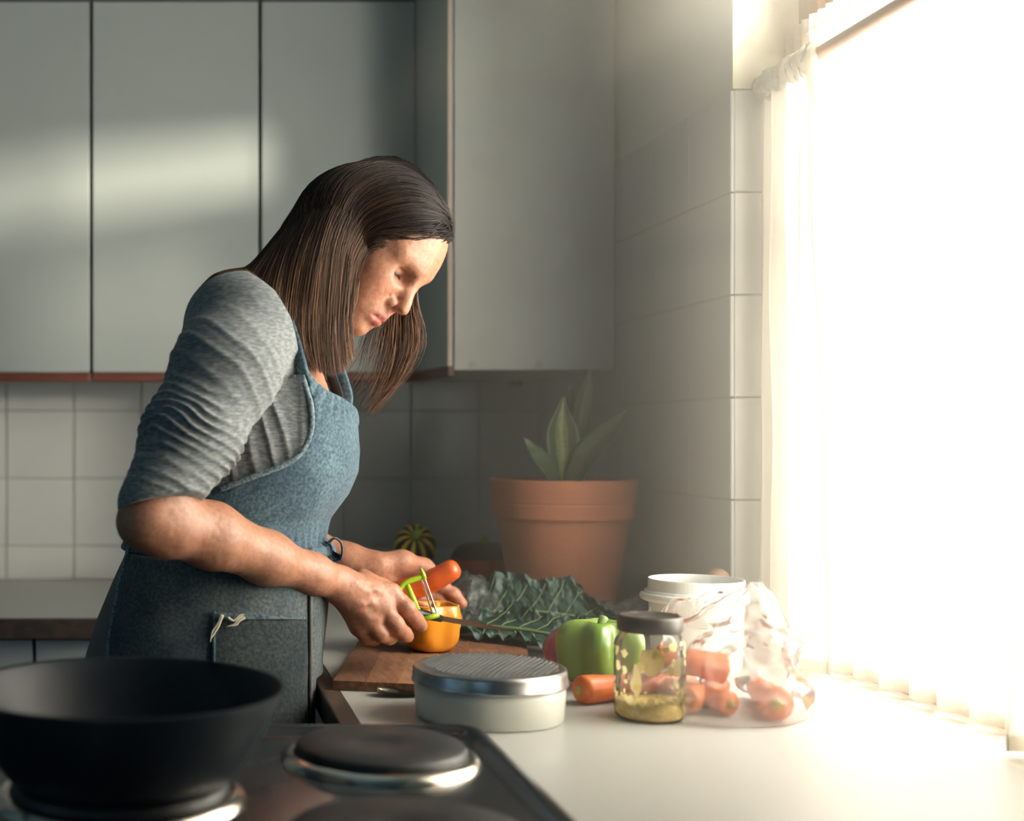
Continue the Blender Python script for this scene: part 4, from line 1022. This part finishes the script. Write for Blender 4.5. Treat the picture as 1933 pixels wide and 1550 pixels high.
shirt.add(capsule(P(432, 610, 1.60), P(436, 610, 1.83), .052, .052), .05)
shirt.bend(wrinkle)
def cuff(sho, elb):
    ax = A3(elb-sho); L = np.linalg.norm(ax); ax = ax/L; n = ax.copy(); s0 = A3(sho)
    n = np.array([.20, -.30 if sho.y < TY else .30, -.93]); n /= np.linalg.norm(n)
    def fn(p):
        q = p-s0; rad = np.sqrt(((q-np.outer(q@ax, ax))**2).sum(1))
        return np.where(rad < .070, (q-ax*L*.945)@n, -1.0)
    return fn
shirt.keep(cuff(SHO_N, ELB_N), .001).keep(cuff(SHO_F, ELB_F), .001)
nx, nzv = side_x([470, 512, 540, 556, 575]), side_z([520, 560, 610, 660, 720])
def neckline(p): return np.where(p[:, 2] > side_z(760), (p[:, 0]-np.interp(-p[:, 2], -nzv, nx))*.9, -1.0)
shirt.keep(neckline, .002)
shirt.keep(lambda p: side_z(1050)-p[:, 2], .002)
net_object('top', shirt, (-.16, 1.36, 1.05), (.30, 2.00, 1.48), .0019, M_jersey, person)
o = [c for c in person.children if c.name.startswith('top')][0]; o.name = 'jersey_top'; o['label'] = 'grey marl top with pushed-up sleeves'

def ruffle(p):
    """gathers under the bib's top edge and at the waist"""
    top = np.exp(-((p[:, 2]-side_z(745)+(p[:, 0]-.17)*.35)/.016)**2)*(p[:, 2] > side_z(800))
    wst = np.exp(-((p[:, 2]-tz(1030))/.020)**2)
    ang = np.arctan2(p[:, 1]-TY, p[:, 0]-.05)
    return -(.0035*top+.0030*wst)*np.abs(np.sin(ang*34+2.5*vnoise(p, 30, 3)))-.0016*vnoise(p, 26, 12)-.0035*np.clip(vnoise(p*np.array([1., 1., .5]), 13, 21), 0, 1)
bib = Sdf()
bib.add(trunk(.010), .01)
bib.bend(ruffle)
bib.keep(lambda p: (bib_x(p[:, 2])-p[:, 0])*.8, .002)
tzt, txt_ = side_z([700, 720, 739, 750, 764, 774]), tx(np.array([560, 575, 600, 627, 655, 690]))
bib.keep(lambda p: (p[:, 2]-np.interp(p[:, 0], txt_, tzt))*.85, .002)
bib.keep(lambda p: tz(1034)-p[:, 2], .002)
apron = net_object('apron', bib, (-.16, 1.50, 1.05), (.30, 1.95, 1.36), .0020, M_denim, person); apron['label'] = 'faded blue denim apron bib'
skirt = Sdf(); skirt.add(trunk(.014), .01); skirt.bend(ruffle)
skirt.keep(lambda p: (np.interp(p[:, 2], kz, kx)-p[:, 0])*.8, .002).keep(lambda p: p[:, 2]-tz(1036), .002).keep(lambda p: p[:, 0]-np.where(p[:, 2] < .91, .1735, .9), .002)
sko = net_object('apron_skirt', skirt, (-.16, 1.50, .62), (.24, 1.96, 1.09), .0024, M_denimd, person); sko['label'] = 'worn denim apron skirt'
def flank(px, py, off):
    """point on her near flank seen in the photo at px, py"""
    y = 1.60
    for _ in range(12):
        x = (px-CX)*y/F; z = ZC-(py-CY)*y/F; y = .5*y+.5*near_y(x, z, off)
    return Vector(((px-CX)*y/F, y, ZC-(py-CY)*y/F))
hem = [flank(px, py, .0125) for py, px in [(b[0], b[1]) for b in BIB[1:10]]]
bm = bmesh.new(); tube(bm, spline(hem, 50), .0034, 8, flat=.6); obj('bib_hem', bm, M_hemd, apron, smooth=True)
hem2 = [Vector((tx(np.interp(py, [k[0] for k in SK], [k[1] for k in SK])), 0, tz(py))) for py in np.linspace(1012, 1600, 30)]
for h_ in hem2: h_.y = near_y(h_.x, h_.z, .0155)
bm = bmesh.new(); tube(bm, [h_+Vector((.002, 0, 0)) for h_ in hem2], .0030, 6); obj('skirt_hem', bm, M_hemd, sko, smooth=True)
# pocket with frayed corner
def patch(px0, px1, py0, py1, off, nu=24, nv=16): 
    bm = bmesh.new(); grid(bm, lambda u, v: flank(lerp(px0, px1, u)+4*v*0, lerp(py0, py1, v)+lerp(0, 8, u)*(1-v), off+.0008*nz(u*6, v*5)), nu, nv); bmesh.ops.solidify(bm, geom=bm.faces[:], thickness=.002); return bm
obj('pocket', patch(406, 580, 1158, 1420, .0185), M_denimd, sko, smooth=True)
pk = obj('pocket_hem', patch(407, 580, 1156, 1169, .0205, 24, 4), M_hemd, sko, smooth=True)
bm = bmesh.new(); tube(bm, [flank(404, y_, .0175) for y_ in range(1154, 1420, 20)], .0022, 6); obj('pocket_seam', bm, M_denim, sko, smooth=True)
for pts in ([(418, 1160), (411, 1178), (401, 1192), (397, 1212)], [(420, 1161), (412, 1183), (405, 1195), (398, 1206)], [(458, 1163), (450, 1168), (443, 1178), (428, 1183)], [(462, 1166), (452, 1172), (446, 1180), (432, 1182)], [(430, 1166), (441, 1172), (452, 1162), (461, 1160)]):
    bm = bmesh.new(); tube(bm, spline([flank(a, b, .0235) for a, b in pts], 14), [lerp(.0019, .0005, k/13) for k in range(14)], 6); obj('loose_thread', bm, M_thread, sko, smooth=True)
# seam down the front edge of the skirt
bm = bmesh.new(); tube(bm, [flank(586, y_, .0160) for y_ in range(1125, 1400, 15)], .0024, 6); obj('front_seam', bm, M_skirt, sko, smooth=True)
# waist tie and its knot
bm = bmesh.new()
tube(bm, [Vector((SCx+ (hx_+.016)*math.cos(a), TY+(hy_+.016)*math.sin(a), tz(1036)+.006*math.sin(a*9)*.3)) for SCx, hx_, hy_ in [[float(v) for v in sec(tz(1036))]] for a in np.linspace(-1.75, 1.75, 80)], [.0075+.0016*math.sin(k*1.9) for k in range(80)], 8, flat=1.3); obj('waist_tie', bm, M_denim, sko, smooth=True)
kc = P(612, 1036, 1.665)
for lp in ([(0, 0, 0), (.012, -.004, .014), (.022, -.006, .006), (.020, -.005, -.012), (.004, 0, -.004)], [(0, 0, 0), (-.012, -.012, .010), (-.022, -.014, 0), (-.016, -.010, -.012), (0, 0, 0)], [(0, 0, 0), (.010, -.003, -.012), (.016, -.004, -.026)]):
    bm = bmesh.new(); tube(bm, spline([kc+Vector(q) for q in lp], 16), .0095, 8, flat=.16); obj('tie_loop', bm, M_denim, sko, smooth=True)
bm = bmesh.new(); bmesh.ops.create_uvsphere(bm, u_segments=14, v_segments=10, radius=.0105, matrix=Matrix.Translation(kc)); obj('tie_knot', bm, M_denim, sko, smooth=True)
# shoulder straps
M_handle_ = mat('black_elastic', (.008, .008, .010), .8)
def strap(pts, name, m, w=.011, flat=.28):
    bm = bmesh.new(); tube(bm, spline(pts, 18), w, 8, flat=flat); obj(name, bm, m, apron, smooth=True)
strap([flank(568, 706, .010), flank(560, 672, .012), P(548, 630, 1.590), P(530, 585, 1.61), P(505, 560, 1.63)], 'strap', M_denim)
strap([P(648, 775, 1.715), P(652, 752, 1.725), P(642, 715, 1.745), P(626, 675, 1.755), P(600, 630, 1.76), P(560, 585, 1.76)], 'strap', M_denim)
strap([P(638, 775, 1.712), P(640, 752, 1.722), P(628, 715, 1.738), P(612, 670, 1.745), P(590, 630, 1.75)], 'vest_strap', M_handle_, .007)
bm = bmesh.new(); tube(bm, [flank(567, 714, .0125), flank(567, 714, .0165)], [.0058, .0050], 14); obj('strap_button', bm, mat('button_metal', (.5, .5, .48), .35, metal=1.0), apron)
# trousers and shoes, out of sight behind the cooker
legs = Sdf(); legs.add(trunk(.004), .02)
for s in (-1, 1): legs.add(chain([Vector((.02, TY+s*.085, .80)), Vector((.035, TY+s*.09, .48)), Vector((.02, TY+s*.09, .10))], [.088, .066, .055]), .04)
legs.keep(lambda p: p[:, 2]-tz(1036), .002).keep(lambda p: .075-p[:, 2], .002).keep(lambda p: p[:, 0]-.168, .002)
lo_ = net_object('trousers', legs, (-.16, 1.50, .04), (.24, 1.96, 1.09), .0045, M_skirt, person)
for s in (-1, 1):
    sh = Sdf(); sh.add(chain([Vector((-.03, TY+s*.09, .042)), Vector((.06, TY+s*.09, .040)), Vector((.12, TY+s*.09, .034))], [.042, .042, .034]), .03); sh.add(capsule(Vector((.01, TY+s*.09, .05)), Vector((.02, TY+s*.09, .10)), .045, .05), .03); sh.keep(lambda p: .0015-p[:, 2], .001)
    net_object('shoe', sh, (-.10, TY+s*.09-.07, -.01), (.19, TY+s*.09+.07, .17), .004, M_lash, person)

# ---- hair: a dark undercap and some thousands of separate strands
M_hair = bpy.data.materials.new('brown_hair'); M_hair.use_nodes = True; nt = M_hair.node_tree
b_ = nt.nodes['Principled BSDF']; b_.inputs['Roughness'].default_value = .50; b_.inputs['Specular IOR Level'].default_value = .28
at = nt.nodes.new('ShaderNodeAttribute'); at.attribute_name = 'tint'; nt.links.new(at.outputs['Color'], b_.inputs['Base Color'])
cap = Sdf(); cap.add(HE((-.012, .026, 0), (.087, .0795, .0750)), .01); cap.add(HE((.020, .034, 0), (.0645, .060, .0635)), .02)
hlf = np.array([-.10, .0300, .031, .0324, .038, .047, .053, .0595, .066, .074, .085]); hlu = np.array([-.065, -.055, -.031, -.004, .009, .022, .036, .053, .062, .0725, .085])
def hairline(p):
    q = (p-HO)@HM; return (np.interp(q[:, 0], hlf, hlu)+.004-q[:, 1])*.6
cap.keep(hairline, .003)
cap.add(chain([P(648, 425, 1.71), P(600, 490, 1.71), P(545, 560, 1.71)], [.062, .050, .024]), .03)
cap.add(chain([P(640, 470, 1.665), P(615, 560, 1.648), P(610, 640, 1.640)], [.034, .030, .014]), .03)
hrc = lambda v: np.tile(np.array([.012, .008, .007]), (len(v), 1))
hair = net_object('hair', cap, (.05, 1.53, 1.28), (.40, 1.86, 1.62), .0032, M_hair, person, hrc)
hair['label'] = 'long dark brown hair falling forward'
G_near = [  # guides: photo pixel, depth; each row a lock from the parting to its tip, ordered from the face towards the back
    [(850, 456, 1.690), (812, 447, 1.650), (757, 452, 1.630), (710, 466, 1.618), (680, 494, 1.612), (666, 545, 1.608), (662, 615, 1.610), (672, 668, 1.618)],
    [(850, 425, 1.690), (805, 392, 1.655), (745, 388, 1.628), (690, 415, 1.612), (658, 470, 1.604), (647, 545, 1.600), (644, 632, 1.602), (652, 700, 1.612)],
    [(842, 395, 1.690), (790, 350, 1.660), (725, 345, 1.630), (668, 385, 1.610), (635, 455, 1.598), (622, 545, 1.592), (618, 632, 1.594), (626, 712, 1.604)],
    [(815, 350, 1.692), (765, 318, 1.665), (698, 325, 1.634), (640, 375, 1.612), (606, 455, 1.598), (590, 545, 1.590), (585, 628, 1.592), (598, 700, 1.600)],
    [(780, 312, 1.694), (725, 302, 1.668), (660, 325, 1.640), (603, 385, 1.618), (572, 465, 1.604), (556, 545, 1.596), (552, 612, 1.592), (566, 668, 1.592)],
    [(745, 296, 1.696), (690, 302, 1.675), (625, 340, 1.650), (572, 405, 1.630), (538, 475, 1.615), (520, 540, 1.600), (516, 585, 1.586), (524, 615, 1.580)],
    [(715, 296, 1.700), (655, 318, 1.685), (598, 362, 1.668), (545, 425, 1.650), (500, 485, 1.632), (466, 530, 1.615), (446, 552, 1.605), (436, 566, 1.598)],
    [(700, 300, 1.705), (640, 326, 1.700), (582, 375, 1.690), (530, 437, 1.680), (482, 495, 1.668), (440, 528, 1.655), (410, 542, 1.650), (388, 552, 1.645)],
    [(705, 300, 1.710), (645, 328, 1.725), (590, 378, 1.735), (545, 440, 1.740), (505, 500, 1.745), (480, 545, 1.745), (460, 560, 1.74), (440, 570, 1.735)]]
G_far = [
    [(848, 420, 1.700), (838, 440, 1.735), (818, 475, 1.762), (792, 520, 1.775), (785, 570, 1.778), (797, 640, 1.772), (765, 710, 1.768), (705, 775, 1.760)],
    [(848, 420, 1.700), (835, 430, 1.740), (808, 470, 1.768), (780, 530, 1.780), (770, 590, 1.782), (772, 660, 1.778), (742, 730, 1.770), (695, 788, 1.765)],
    [(830, 390, 1.705), (815, 410, 1.745), (780, 460, 1.775), (755, 530, 1.785), (742, 600, 1.785), (735, 665, 1.780), (718, 725, 1.775), (690, 770, 1.768)],
    [(800, 350, 1.705), (785, 390, 1.755), (750, 450, 1.780), (722, 530, 1.788), (705, 600, 1.786), (690, 650, 1.780), (672, 690, 1.775), (645, 720, 1.768)]]
def push_out(items, p, off, steps=3):
    for _ in range(steps):
        d = evaluate(items, p); m = d < off
        if not m.any(): break
        q = p[m]; e_ = .0015
        g = np.stack([evaluate(items, q+np.eye(3)[a]*e_)-evaluate(items, q-np.eye(3)[a]*e_) for a in range(3)], 1); g /= np.linalg.norm(g, axis=1)[:, None]+1e-9
        p[m] = q+g*(off[m]-d[m])[:, None]
    return p
yy_ = np.arange(1.50, 1.80, .002)
def on_scalp(px, py, sink):
    """first point of the undercap met from the room at this place"""
    p = np.array([tuple(P(px, py, y)) for y in yy_]); d = evaluate(cap.items, p); hit = np.nonzero(d < .002)[0]
    return P(px, py, float(yy_[hit[0] if len(hit) else int(np.argmin(d))])+sink)
SEG = 26
STR, SR, S0, S1, SO = [], [], [], [], []
rh = random.Random(21)
def lay(G, count, spread, depth, stray=0.0, scalp=True):
    GP = [[(on_scalp(g[0], g[1], .012 if k == 0 else 0) if scalp and k < 4 else P(*g)) for k, g in enumerate(row)] for row in G]
    for q in range(count):
        s = rh.uniform(0, 1)*(len(G)-1); s = round(s*7)/7*.4+s*.6; i = min(int(s), len(G)-2); t = s-i
        ctl = [GP[i][k].lerp(GP[i+1][k], t) for k in range(8)]
        lay_ = rh.random()**1.5; ph = rh.uniform(0, 90); cl = rh.uniform(-1, 1); last = 1-.30*rh.random()**1.8; big = 1+stray*(q % 13 == 0)
        full = spline(ctl, 40); out = []
        for k in range(SEG):
            v = k/(SEG-1)*last; x = v*39; j = min(int(x), 38); p = full[j].lerp(full[j+1], x-j); w = spread*(.22+.78*sstep(.2, .9, v))*big
            out.append((p.x+nz(ph, v*2.2, 1)*w+cl*(w*.25+.004*(1-v)), p.y+depth*lay_*sstep(0, .2, v)+nz(ph, v*2.5, 5)*w*.4, p.z+nz(ph, v*2.2, 9)*w*.7))
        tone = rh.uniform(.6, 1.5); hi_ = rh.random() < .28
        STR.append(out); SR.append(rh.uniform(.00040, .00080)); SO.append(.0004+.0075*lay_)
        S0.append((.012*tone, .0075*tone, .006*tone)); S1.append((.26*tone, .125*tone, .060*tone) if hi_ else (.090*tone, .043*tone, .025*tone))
lay(G_near, 3600, .0065, .026, .5)
lay(G_near[:4], 900, .004, .012, .3)
lay(G_near, 320, .013, .008, .8)
lay(G_near[5:], 600, .006, .02, 1.2)
lay(G_far, 260, .015, .016, .8, scalp=False)
allp = np.array(STR).reshape(-1, 3); vv = np.tile(np.linspace(0, 1, SEG), len(STR)); ramp = np.clip(vv/.12, 0, 1); alo = (np.repeat(np.array(SO), SEG)+.003)*ramp*ramp*(3-2*ramp)-.003
allp = push_out(cap.items, allp, alo); allp = push_out(shirt.items, allp, np.repeat(np.array(SO), SEG)*.6+.001, 2)
A_ = allp.reshape(-1, SEG, 3)
A_[:, 1:-1] = .25*A_[:, :-2]+.5*A_[:, 1:-1]+.25*A_[:, 2:]                     # ease the kinks
T_ = np.gradient(A_, axis=1); T_ /= np.linalg.norm(T_, axis=2, keepdims=True)+1e-9
ref = np.array([.31, -.85, .42]); s_ = np.cross(T_, ref); s_ /= np.linalg.norm(s_, axis=2, keepdims=True)+1e-9; u_ = np.cross(s_, T_)
w_ = (np.array(SR)[:, None]*(1-.75*np.linspace(0, 1, SEG)**3)[None])[:, :, None]
ring = np.stack([A_+w_*(s_*math.cos(a)+u_*math.sin(a)) for a in (0, 2.094, 4.189)], 2)      # strand, point, corner
N_ = len(A_); ids = np.arange(N_*SEG*3).reshape(N_, SEG, 3)
TF = np.concatenate([np.stack([ids[:, :-1, a], ids[:, :-1, (a+1) % 3], ids[:, 1:, (a+1) % 3], ids[:, 1:, a]], -1).reshape(-1, 4) for a in range(3)])
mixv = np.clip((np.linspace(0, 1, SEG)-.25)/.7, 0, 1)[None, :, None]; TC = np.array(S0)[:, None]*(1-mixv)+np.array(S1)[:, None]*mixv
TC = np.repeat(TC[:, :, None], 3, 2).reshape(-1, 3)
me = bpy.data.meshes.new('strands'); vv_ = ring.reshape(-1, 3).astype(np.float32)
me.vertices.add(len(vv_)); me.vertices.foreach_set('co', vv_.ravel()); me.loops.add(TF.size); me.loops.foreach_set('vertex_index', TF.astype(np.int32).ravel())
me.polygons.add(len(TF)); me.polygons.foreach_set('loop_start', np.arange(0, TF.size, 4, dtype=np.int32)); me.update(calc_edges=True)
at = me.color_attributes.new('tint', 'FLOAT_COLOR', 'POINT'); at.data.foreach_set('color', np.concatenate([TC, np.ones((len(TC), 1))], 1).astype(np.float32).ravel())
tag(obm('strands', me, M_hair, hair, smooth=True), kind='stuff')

# ------------------------------------------------------------------ what she holds
M_lime = mat('lime_plastic', (.36, .54, .02), .3, coat=.3)
pe = empty('vegetable_peeler', P(780, 1140, 1.70), 'lime green vegetable peeler with twin steel blade in her hand', 'peeler')
PY = 1.712
def pp(x, y, d=0): return P(x, y, PY+d)
bm = bmesh.new(); tube(bm, spline([pp(742, 1130, .0), pp(749, 1121), pp(756, 1111), pp(763, 1103), pp(774, 1097), pp(788, 1092), pp(799, 1089)], 20), [.0030]*20, 10, flat=1.25); obj('upper_arm', bm, M_lime, pe, smooth=True)
bm = bmesh.new(); tube(bm, [pp(800, 1093), pp(798.5, 1084), pp(795, 1074), pp(794, 1072)], [.0042, .0036, .0016, .0005], 10); obj('eye_remover', bm, M_lime, pe, smooth=True)
bm = bmesh.new(); tube(bm, [pp(768, 1103), pp(781, 1135), pp(795, 1169)], [.0038, .0046, .0042], 10, flat=.9); obj('crossbar', bm, M_lime, pe, smooth=True)
bm = bmesh.new(); tube(bm, [pp(794, 1170), pp(812, 1165.5), pp(827, 1161), pp(828, 1159)], [.0036, .0034, .0036, .0020], 10); obj('lower_arm', bm, M_lime, pe, smooth=True)
for a, b in (((796, 1094), (816.5, 1158)), ((802, 1093), (824.5, 1158))):
    bm = bmesh.new(); tube(bm, [pp(*a), pp(*b)], .0012, 6, flat=.5); obj('blade', bm, M_chrome, pe)
M_knife = mat('knife_steel', (.34, .30, .27), .3, metal=1.0); M_handle = mat('black_handle', (.012, .012, .014), .4)
kn = empty('kitchen_knife', P(800, 1170, 1.73), 'slim kitchen knife with black handle held over the cut pepper', 'knife')
bm = bmesh.new(); tube(bm, [P(705, 1140, 1.686), P(760, 1150, 1.700), P(800, 1160, 1.722), P(832, 1168, 1.732)], [.009, .0095, .009, .0065], 10, flat=.75); obj('handle', bm, M_handle, kn, smooth=True)
bm = bmesh.new(); a, b = P(826, 1166, 1.730), P(966, 1191, 1.775)
pr = [(a, .0075), (a.lerp(b, .3), .0075), (a.lerp(b, .7), .0062), (a.lerp(b, .92), .0034), (b, .0004)]
row = [[bm.verts.new(p+Vector((0, .0007, h_*.45))), bm.verts.new(p+Vector((0, -.0007, h_*.45))), bm.verts.new(p+Vector((-.0005, .0040, -h_*.55)))] for p, h_ in pr]
for A_, B_ in zip(row, row[1:]):
    for k in range(3): bm.faces.new((A_[k], A_[(k+1) % 3], B_[(k+1) % 3], B_[k]))
bm.faces.new(row[0]); bm.faces.new(row[-1][::-1]); obj('blade', bm, M_knife, kn)
carrot('carrot', P(745, 1122, 1.872), P(866, 1068, 1.850), .0180, .0150, 'peeled carrot held in her far hand', bend=(.002, 0, -.004), m=M_carrot2, seed=9, crown=False, blunt=True)

# ------------------------------------------------------------------ haze boxes added to stand in for veil glare from the window
M_haze = bpy.data.materials.new('veil_haze'); M_haze.use_nodes = True; nt = M_haze.node_tree
for n in list(nt.nodes):
    if n.type == 'BSDF_PRINCIPLED': nt.nodes.remove(n)
vsn = nt.nodes.new('ShaderNodeVolumeScatter'); vsn.inputs['Color'].default_value = (1, .91, .73, 1); vsn.inputs['Density'].default_value = .20; vsn.inputs['Anisotropy'].default_value = .2
nt.links.new(vsn.outputs[0], next(n for n in nt.nodes if n.type == 'OUTPUT_MATERIAL').inputs['Volume'])
hz = obj('haze', boxes((.36, XR-.004, .60, 2.36, ZT+.001, 1.98)), M_haze); tag(hz, 'thin warm haze box added for the window glare over the worktop', 'haze', kind='stuff')
M_haze2 = M_haze.copy(); M_haze2.name = 'veil_haze_dense'
next(n for n in M_haze2.node_tree.nodes if n.type == 'VOLUME_SCATTER').inputs['Density'].default_value = 1.25
hz = obj('haze', boxes((.655, XR-.006, .90, 2.34, ZT+.002, 1.97)), M_haze2); tag(hz, 'denser haze box added to brighten the wall right beside the curtains', 'haze', kind='stuff')  # second box added to lift the tiled wall, clear of the pot
